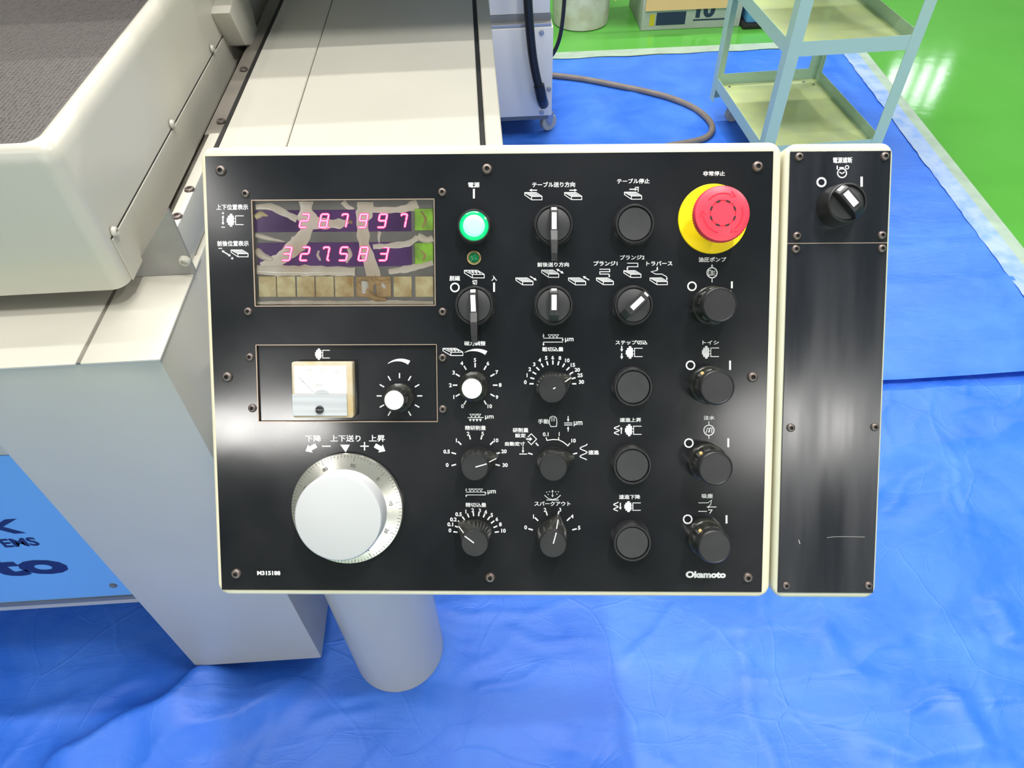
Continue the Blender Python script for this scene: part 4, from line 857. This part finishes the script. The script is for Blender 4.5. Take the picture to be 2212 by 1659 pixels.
# ================================================================== SWITCH BOX beside the panel
sbx = thing('switch_box', 'narrow cream switch box with two black plates beside the control panel', 'switch box', tuple(PM @ Vector((0.297, 0, -0.085))))
pr = prect((1707, 328), (1924, 324), (1887.5, 1280.7), (1680.7, 1280.7))
_, SR = frame_box(sbx, [(1697, 309), (1934, 306), (1893, 1294), (1671, 1294)], 0.075, 0.010, 'housing', 'cream2', pr)
b = B(); b.box(MR[2] - 0.0005, -0.10, -0.070, SR[0] + 0.02, 0.10, -0.060); put('mounting_bracket', b.mesh('mb', 'cream2'), sbx, PM)
ym = pp(1810, 525)[1]
b = B(); b.box(pr[0], ym + 0.0003, -0.0015, pr[2], pr[3], 0.0); up_ = put('face_plate', b.mesh('p', 'plate_b', bevel=0.0003, seg=1), sbx, PM, 'upper black plate with the power cut switch')
b = B(); b.box(pr[0], pr[1], -0.0015, pr[2], ym - 0.0003, 0.0); lo_ = put('face_plate', b.mesh('p', 'plate_b', bevel=0.0003, seg=1), sbx, PM, 'long blank black plate')
b = B(); b.box(pr[0], ym - 0.0003, -0.0014, pr[2], ym + 0.0003, -0.0002); put('joint_line', b.mesh('j', 'plate_edge'), sbx, PM)
screws(up_, [(1727, 338.5), (1912.6, 337.4), (1722.4, 509.7), (1906, 508)], SS); screws(lo_, [(1719.7, 538), (1906, 536.8), (1709, 924.3), (1890.4, 922.8), (1698.6, 1265.4), (1876.5, 1265.4)], SS)
Leg().T('電源遮断', 1799.2, 339.7, 1840.8, 352.4).bar(1808.3, 357.8, 366, 2.6).S([(1812.8, 362), (1822.7, 362)], 2.0).ring(1829.6, 361.4, 4.6, 1.8, 16).ring(1818.7, 374, 10.8, 2.4).S([(1813, 372), (1818.7, 375), (1824.5, 371.5)], 2).ring(1774.3, 393.6, 10.8, 3.8).bar(1861, 381.7, 403.4, 5).done(up_)
ssw = ctrl('selector_switch', 'selector switch turned toward the ring mark', ME_SBZ, 1830, 438, 0.019, sbx)
b = B(); b.lathe([(0.0175, 0), (0.0170, 0.010), (0.0160, 0.0195), (0.0152, 0.0202), (0.0144, 0.0202), (0.0140, 0.018), (0, 0.0178)], 48); ssw.data = b.mesh('sb', 'black', smooth=35)
sub('selector_disc', ME_SDISC, ssw, dz=0.0060)
for nm_, me_ in (('selector_knob', ME_SKN), ('white_mark', ME_SWH)):
    put(nm_, me_, ssw, WM[ssw] @ T4(0, 0, 0.0030) @ RZ(math.radians(41)) @ Matrix.Diagonal((1.25, 1.05, 1.2, 1)))
# scratches in the long plate, bare metal
Leg().S([(1725, 1166), (1728, 1175)], 1.6).done(lo_, -0.0001, 'grey_print', 'scratch')
l = Leg().S([(1786, 1161.5), (1800, 1159.5), (1830, 1159), (1868, 1160)], 0.8); l.done(lo_, -0.0001, 'grey_print', 'scratch')

# ================================================================== GRINDING MACHINE
YF, ZS, XR = 0.605, 0.928, -0.385
gm = thing('grinding_machine', 'large beige surface grinding machine beside the control panel', 'machine', (-0.9, 1.2, 0))
def gbox(name, x0, y0, z0, x1, y1, z1, mk='beige', bevel=0.004, parent=None, label=None, seg=2):
    b = B(); b.box(x0, y0, z0, x1, y1, z1); return put(name, b.mesh(name, mk, smooth=35 if bevel else None, bevel=bevel, seg=seg), parent or gm, I4, label)
# front leg column, overhang and recessed front
gbox('front_column', -0.643, YF, 0.057, XR, 1.02, ZS - 0.004, bevel=0.006)
gbox('front_beam', -1.6, YF, 0.79, -0.6431, 1.02, ZS - 0.004, bevel=0.006)
gbox('recessed_front', -1.6, 0.662, 0.236, -0.6431, 1.02, 0.789, bevel=0.002)
gbox('base_plinth', -1.6, 1.021, 0.05, -0.40, 1.90, 0.90, bevel=0.004)
gbox('levelling_foot', -0.60, 0.72, 0.0085, -0.44, 0.90, 0.057, 'greytrim', 0.002)
for fx_, fy_ in ((-0.30, 1.2), (-0.05, 1.8), (-1.4, 1.3), (-1.1, 2.5), (-0.2, 2.5)): gbox('levelling_foot', fx_ - 0.06, fy_ - 0.06, 0.028, fx_ + 0.06, fy_ + 0.06, 0.05, 'greytrim', 0.002)
# shelf in two slabs with the dark joint between
gbox('shelf_slab', -1.6, YF - 0.003, ZS - 0.004, -0.4795, 0.80, ZS, bevel=0.0035)
gbox('shelf_slab', -0.4745, YF - 0.003, ZS - 0.004, XR + 0.002, 0.80, ZS, bevel=0.0035)
gbox('shelf_joint', -0.4795, YF + 0.0, ZS - 0.0038, -0.4745, 0.80, ZS - 0.0015, 'beige_dark', 0)
# rail block and its end plate
gbox('rail_block', -0.407, 0.766, ZS, XR - 0.0056, 1.030, 0.983, bevel=0.003)
gbox('channel', -0.60, 0.766, ZS, -0.426, 1.60, 0.945, 'beige_dark', 0)
b = B(); b.prism([(-0.3795, ZS + 0.0005), (-0.3795, 1.026), (-0.4395, 0.958), (-0.462, ZS + 0.0005)], 0.759, 0.763, Matrix(((1, 0, 0, 0), (0, 0, 1, 0), (0, 1, 0, 0), (0, 0, 0, 1))))
ep = put('end_plate', b.mesh('ep', 'greyplate'), gm)
p = ony(400, 562, 0.759); b = B(); b.lathe([(0.0075, 0), (0.007, 0.004), (0.004, 0.006), (0.003, 0.003), (0, 0.003)], 16, T4(p.x, 0.759, p.z) @ Matrix.Rotation(math.pi / 2, 4, 'X')); put('screw', b.mesh('s', 'beige', smooth=40), ep)
for (x, y) in ((410, 410), (388, 468), (478, 262), (520, 150)):
    p = onz(x, y, 0.983); b = B(); b.lathe([(0.007, 0), (0.006, 0.0025), (0.003, 0.003), (0.0025, 0.001), (0, 0.001)], 16, T4(min(max(p.x, -0.399), -0.397), p.y, 0.983)); put('screw', b.mesh('s', 'screw', smooth=40), gm)
# wing cover behind the panel
ZW = 0.983
gbox('wing_cover', -0.283, 0.95, ZW - 0.012, -0.0015, 2.0, ZW, bevel=0.0015, seg=1)
gbox('wing_cover', -0.384, 0.95, ZW - 0.012, -0.2845, 2.0, ZW, bevel=0.0015, seg=1)
gbox('wing_cover', 0.0065, 0.95, ZW - 0.012, 0.0315, 2.0, ZW, bevel=0.0015, seg=1)
gbox('slot_seal', -0.0015, 0.952, ZW - 0.012, 0.0065, 1.99, ZW - 0.006, 'black_gap', 0)
gbox('edge_seal', -0.3895, 0.95, ZW - 0.011, -0.384, 2.0, ZW + 0.0005, 'black_gap', 0)
gbox('shaded_rail_strip', -0.4150, 1.0301, ZS + 0.005, -0.3905, 2.0, ZW - 0.002, bevel=0.001, mk='strip_shade')  # rear stretch of the rail, its overhead shadow put into the colour
gbox('wing_body', -0.383, 0.99, 0.05, 0.0310, 2.0, ZW - 0.0121, bevel=0.004)
# splash guard on the table
GX, GY, GZ0, GZ1 = -0.440, 0.70, 0.955, 1.143
def guard():
    b = B(); r = 0.018; xi, yi = GX - 0.030, GY + 0.018
    out = [(-1.5, GY), (GX - r, GY)] + [(GX - r + r * math.sin(math.radians(a)), GY + r - r * math.cos(math.radians(a))) for a in range(15, 90, 15)] + [(GX, GY + r), (GX, 1.75)]
    inn = [(-1.5, yi), (xi - r, yi)] + [(xi - r + r * math.sin(math.radians(a)), yi + r - r * math.cos(math.radians(a))) for a in range(15, 90, 15)] + [(xi, yi + r), (xi, 1.75)]
    n = len(out); rings = [[(x, y, GZ0) for x, y in out], [(x, y, GZ1 - 0.022) for x, y in out]]
    for k in range(1, 6):
        t = k / 6 * math.pi; u = (1 - math.cos(t)) / 2
        rings.append([(ox + (ix - ox) * u, oy + (iy - oy) * u, GZ1 - 0.022 + 0.022 * math.sin(t)) for (ox, oy), (ix, iy) in zip(out, inn)])
    rings += [[(x, y, GZ1 - 0.022) for x, y in inn], [(x, y, GZ0) for x, y in inn]]
    v = [p for q in rings for p in q]; f = []
    for k in range(len(rings)):
        m_ = (k + 1) % len(rings); f += [(k * n + i, k * n + i + 1, m_ * n + i + 1, m_ * n + i) for i in range(n - 1)]
    f += [tuple(k * n for k in range(len(rings))), tuple(k * n + n - 1 for k in range(len(rings)))[::-1]]
    b.add(v, f); return b
sg = put('splash_guard', guard().mesh('guard', 'beige', smooth=45), gm, I4, 'rounded beige splash guard around the dark tray')
gbox('tray_mat', -1.5, GY + 0.016, 1.085, GX - 0.028, 1.75, 1.120, 'rubber', 0, sg)
gbox('tray_support', -1.45, GY + 0.06, 0.929, GX - 0.06, 1.74, 1.084, 'beige_dark', 0, sg)
gbox('side_cover', GX, GY + 0.020, GZ0 - 0.002, GX + 0.0018, 1.62, 1.013, 'beige', 0.0005, sg, seg=1)
gbox('cover_seam', GX - 0.001, GY + 0.020, 1.0132, GX + 0.0006, 1.62, 1.0150, 'black_gap', 0, sg)
for (x, y) in ((245, 500), (370, 268), (457, 105)):
    p = onx(x, y, GX + 0.0018); b = B(); b.lathe([(0.0062, 0), (0.0058, 0.003), (0.004, 0.0048), (0.0028, 0.0048), (0.0026, 0.002), (0, 0.002)], 16, T4(GX + 0.0018, p.y, p.z) @ Matrix.Rotation(math.pi / 2, 4, 'Y')); put('screw', b.mesh('s', 'beige', smooth=40), sg)
# tab bracket hanging on the guard side
b = B(); P = [onx(x, y, -0.415) for x, y in ((487, 28), (523, 98), (560, 100), (548, 60), (532, 0), (500, -20))]
b.prism([(p.y, p.z) for p in P], -0.441, -0.408, Matrix(((0, 0, 1, 0), (1, 0, 0, 0), (0, 1, 0, 0), (0, 0, 0, 1)))); put('guard_tab', b.mesh('tab', 'beige', smooth=35, bevel=0.004), sg)
# column and wheel head above and behind, out of the picture but shading the covers
gbox('column', -1.3, 2.001, 0.05, -0.05, 2.7, 2.3, bevel=0.02)
gbox('wheel_head', -1.0, 1.28, 1.25, 0.45, 2.0005, 1.50, bevel=0.012)
# nameplate
YN = 0.662
npl = B(); pts = []
A_ = ony(268, 1284, YN); q0 = ony(0, 1311, YN)
zb = 0.30; xr = -0.655
zb = 0.272
npl.box(-1.35, YN - 0.002, zb, -0.645, YN, 0.70); nm = put('nameplate', npl.mesh('np', 'nameblue'), gm, I4, 'light blue nameplate with navy lettering')
b = B(); b.box(-0.95, YN - 0.005, zb - 0.012, -0.644, YN, zb - 0.0005); put('plate_trim', b.mesh('t', 'greytrim'), nm)
p = ony(245, 1264, YN - 0.002); b = B(); b.lathe([(0.007, 0), (0.006, 0.003), (0, 0.004)], 16, T4(p.x, YN - 0.002, p.z) @ Matrix.Rotation(math.pi / 2, 4, 'X')); put('screw', b.mesh('s', 'greytrim', smooth=40), nm)
XZ = Matrix(((1, 0, 0, 0), (0, 0, 0, YN - 0.0025), (0, 1, 0, 0), (0, 0, 0, 1)))
def nametext(body, right, top, bottom, hpx_bold, wscale=1.0, shear=0.0):
    r_ = ony(*right, YN); z1 = ony(right[0], top, YN).z; z0 = ony(right[0], bottom, YN).z; h_ = z1 - z0
    v, f, asp = text_geo(body, hpx_bold); ww = h_ * asp * wscale; b = B()
    b.add([(r_.x - ww + ww * u + shear * h_ * (t - 1), z0 + h_ * t, 0) for u, t in v], f, XZ)
    put('lettering', b.mesh('lt', 'navy'), nm)
nametext('X', (52, 1130), 1117, 1149, 0.03, 1.7, 0.2)
nametext('SYSTEMS', (83, 1168), 1157, 1176, 0.03, 1.0)
nametext('Okamoto', (132, 1215), 1190, 1236, 0.045, 1.6, -0.15)

# ================================================================== COOLANT UNIT
cu = thing('coolant_unit', 'white coolant tank cabinet on casters behind the machine cover', 'cabinet', (0.0, 2.97, 0))
YC = 2.75
gbox('lower_tank', -0.35, YC, 0.125, 0.292, 3.25, 0.467, 'enamel', 0.004, cu)
gbox('tank_deck', -0.34, YC + 0.03, 0.467, 0.285, 3.24, 0.505, 'greytrim', 0.002, cu)
gbox('deck_liner', -0.34, YC + 0.004, 0.4675, 0.285, YC + 0.0299, 0.480, 'zinc', 0.001, cu)
gbox('upper_box', -0.33, YC + 0.03, 0.5055, 0.281, 3.15, 0.95, 'enamel', 0.004, cu)
gbox('base_frame', -0.33, YC + 0.01, 0.105, 0.28, 3.23, 0.125, 'greytrim', 0.002, cu)
for (x, y) in ((1170, 70), (1186, 192), (1170, 243)):
    p = ony(x, y, YC); b = B(); b.lathe([(0.010, 0), (0.009, 0.004), (0, 0.005)], 14, T4(p.x, YC, p.z) @ Matrix.Rotation(math.pi / 2, 4, 'X')); put('screw', b.mesh('s', 'zinc', smooth=40), cu)
def caster(x, y, z0, ztop, parent, r=0.04, ang=0.0):
    mx = T4(x, y, z0) @ RZ(ang)
    b = B(); b.lathe([(0, -0.013), (r * 0.9, -0.013), (r, -0.009), (r, 0.009), (r * 0.9, 0.013), (0, 0.013)], 28, mx @ T4(0.012, 0, r) @ Matrix.Rotation(math.pi / 2, 4, 'X'))
    o = put('caster', b.mesh('c', 'caster', smooth=35), parent)
    h = ztop - z0; b = B()
    b.box(-0.018, -0.02, h - 0.008, 0.028, 0.02, h, mx)
    for s_ in (-1, 1): b.prism([(-0.016, h - 0.006), (0.026, h - 0.006), (0.020, r * 0.8), (0.006, r * 0.8)], s_ * 0.0155, s_ * 0.0185, mx @ Matrix(((1, 0, 0, 0), (0, 0, 1, 0), (0, 1, 0, 0), (0, 0, 0, 1))))
    put('caster_fork', b.mesh('f', 'zinc'), o)
ZT = 0.026
for (x, y) in ((0.275, YC + 0.07), (-0.30, YC + 0.07), (0.275, 3.18), (-0.30, 3.18)): caster(x, y, ZT, 0.1045, cu, 0.036, 0.5)
def smooth_path(P, it=3):
    for _ in range(it):
        Q = [P[0]]
        for a, c in zip(P, P[1:]): Q += [a.lerp(c, 0.25), a.lerp(c, 0.75)]
        P = Q + [P[-1]]
    return P
P = [ony(x, y, YC - 0.045) for x, y in ((1138, -60), (1140, 0), (1144, 60), (1150, 120), (1159, 170), (1168, 200))]
b = B(); b.tube(smooth_path(P, 2), 0.0165, 14); put('drain_hose', b.mesh('hose', 'hose_black', smooth=50), cu, I4, 'black ribbed drain hose')
P = [ony(x, y, YC - 0.045) for x, y in ((1164, 184), (1170, 212))] + [ony(1174, 224, YC + 0.004)]
b = B(); b.tube(P, [0.021, 0.021, 0.021], 16); put('hose_fitting', b.mesh('hf', 'hose_black', smooth=40), cu)
P = [ony(x, y, 3.02) for x, y in ((1222, -50), (1219, 0), (1216, 40), (1210, 80), (1200, 108), (1188, 125))]
b = B(); b.tube(smooth_path(P, 2), 0.0085, 10); put('power_cable', b.mesh('cb', 'hose_black', smooth=50), cu)

P = [onz(x, y, 0.036) for x, y in ((1100, 152), (1190, 162), (1260, 170), (1330, 184), (1400, 198), (1450, 211), (1500, 232), (1532, 258), (1541, 278), (1530, 296), (1500, 306), (1440, 315), (1380, 330))]
P = [Vector((q.x, q.y, 0.036)) for q in P] + [Vector((0.42, 2.50, 0.036)), Vector((0.22, 2.30, 0.036)), Vector((0.10, 2.02, 0.036)), Vector((0.045, 1.80, 0.04))]
b = B(); b.tube(smooth_path(P, 3), 0.0125, 14); put('floor_hose', b.mesh('fh', 'hose_grey', smooth=50), None, I4, 'brown-grey hose curving over the blue tarpaulin from the coolant cabinet', 'hose')

# ================================================================== TROLLEY
TC, TA = Vector((1.2105, 2.597, 0)), math.radians(2.2)
TW, TD = 0.218, 0.299
tr = thing('tool_trolley', 'sage green steel trolley with open trays on the blue tarpaulin', 'trolley', (TC.x, TC.y, ZT))
TM = T4(TC.x, TC.y, 0) @ RZ(TA)
def tray(z, lip=0.045, parent=tr):
    b = B(); b.box(-TW + 0.002, -TD + 0.002, z, TW - 0.002, TD - 0.002, z + 0.002); t = put('tray', b.mesh('tray', 'tray'), parent, TM)
    for (x0, y0, x1, y1) in ((-TW, -TD, TW, -TD + 0.002), (-TW, TD - 0.002, TW, TD), (-TW, -TD + 0.002, -TW + 0.002, TD - 0.002), (TW - 0.002, -TD + 0.002, TW, TD - 0.002)):
        b = B(); b.box(x0, y0, z - 0.002, x1, y1, z + lip); put('tray_lip', b.mesh('lip', 'trolley'), t, TM)
    # folded edge on the inside of the lip
    for sx in (-1, 1):
        for sy in (-1, 1):
            for (dx, dy) in ((0.03, 0.06), (0.06, 0.03)):
                b = B(); b.lathe([(0.006, 0), (0.005, 0.002), (0, 0.003)], 10, T4(sx * (TW - dx), sy * (TD - dy), z + 0.002)); put('bolt', b.mesh('bolt', 'greytrim', smooth=40), t, TM)
for z in (0.155, 0.515, 0.875): tray(z)
for sx in (-1, 1):
    for sy in (-1, 1):
        b = B(); X = sx * TW; Y_ = sy * TD; wv = 0.038; th = 0.003
        b.prism([(X + sx * th, Y_ + sy * th), (X - sx * wv, Y_ + sy * th), (X - sx * wv, Y_), (X, Y_), (X, Y_ - sy * wv), (X + sx * th, Y_ - sy * wv)], 0.100, 0.935)
        put('leg', b.mesh('leg', 'trolley'), tr, TM)
        q = TM @ Vector((X - sx * 0.07, Y_ - sy * 0.07, 0)); caster(q.x, q.y, ZT, 0.100, tr, 0.032, 0.3)

# ================================================================== THINGS ON THE FAR FLOOR
b = B(); b.lathe([(0.138, 0.001), (0.146, 0.006), (0.150, 0.05), (0.158, 0.42), (0.166, 0.425), (0.166, 0.45), (0.155, 0.455), (0, 0.455)], 56, T4(0.575, 4.05, 0))
dr = put('plastic_drum', b.mesh('drum', 'drum', smooth=40), None, I4, 'dirty white round plastic drum standing on the green floor', 'drum')
cb = thing('storage_carton', 'grey-white carton with navy stripe and black 10 on the green floor', 'carton', (1.08, 4.05, 0))
gbox('carton_body', 0.875, 3.885, 0.001, 1.40, 4.25, 0.34, 'carton', 0.004, cb)
q0, q1 = ony(1416, 55, 3.884), ony(1481, 38, 3.884); gbox('blue_panel', q0.x, 3.8835, q0.z, q1.x, 3.885, q1.z + 0.03, 'carton_dark', 0, cb)
q0, q1 = ony(1402, 56, 3.884), ony(1414, 40, 3.884); gbox('yellow_panel', q0.x, 3.8835, q0.z, q1.x, 3.885, q1.z + 0.02, 'yellow_print', 0, cb)
b = B(); q0, q1 = ony(1502, 38, 3.882), ony(1540, 22, 3.882); h_ = 0.05
text_into(b, '10', q0.x, q0.z - 0.003, q0.x + 0.10, q0.z + 0.075, 0, 0.05, Matrix(((1, 0, 0, 0), (0, 0, 0, 3.8832), (0, 1, 0, 0), (0, 0, 0, 1)))); put('carton_print', b.mesh('cp', 'carton_dark'), cb)
q0, q1 = ony(1497, 45, 3.884), ony(1580, 42, 3.884); gbox('print_line', q0.x, 3.8835, q0.z, q1.x, 3.885, q0.z + 0.007, 'carton_dark', 0, cb)
A, C = ony(1400, 36, 3.80), ony(1583, 29, 3.80)
b = B(); b.box(A.x, 3.872, A.z, C.x, 3.880, 0.36).box(A.x, 3.872, 0.352, C.x, 4.2, 0.36); put('cardboard_sheet', b.mesh('cs', 'peach'), None, I4, 'tan cardboard sheet folded over the front of the grey-white carton', 'cardboard')
A = ony(1335, 17, 3.80)
b = B(); b.prism([(A.x, A.z), (A.x - 0.03, A.z + 0.10), (A.x + 0.02, A.z + 0.30), (A.x + 0.16, A.z + 0.26), (A.x + 0.12, A.z + 0.07)], 3.895, 3.905, Matrix(((1, 0, 0, 0), (0, 0, 1, 0), (0, 1, 0, 0), (0, 0, 0, 1))))
b.v = [(x, y + (z - A.z) * 0.25, z) for x, y, z in b.v]
put('cardboard_flap', b.mesh('cf', 'peach'), cb)
bc = thing('blue_container', 'light blue plastic container with a black rim base beside the carton', 'container', (1.50, 3.95, 0))
gbox('container_body', 1.425, 3.86, 0.025, 1.60, 4.06, 0.36, 'blueplastic', 0.012, bc); gbox('container_base', 1.405, 3.84, 0.001, 1.62, 4.08, 0.026, 'black_gap', 0.008, bc)
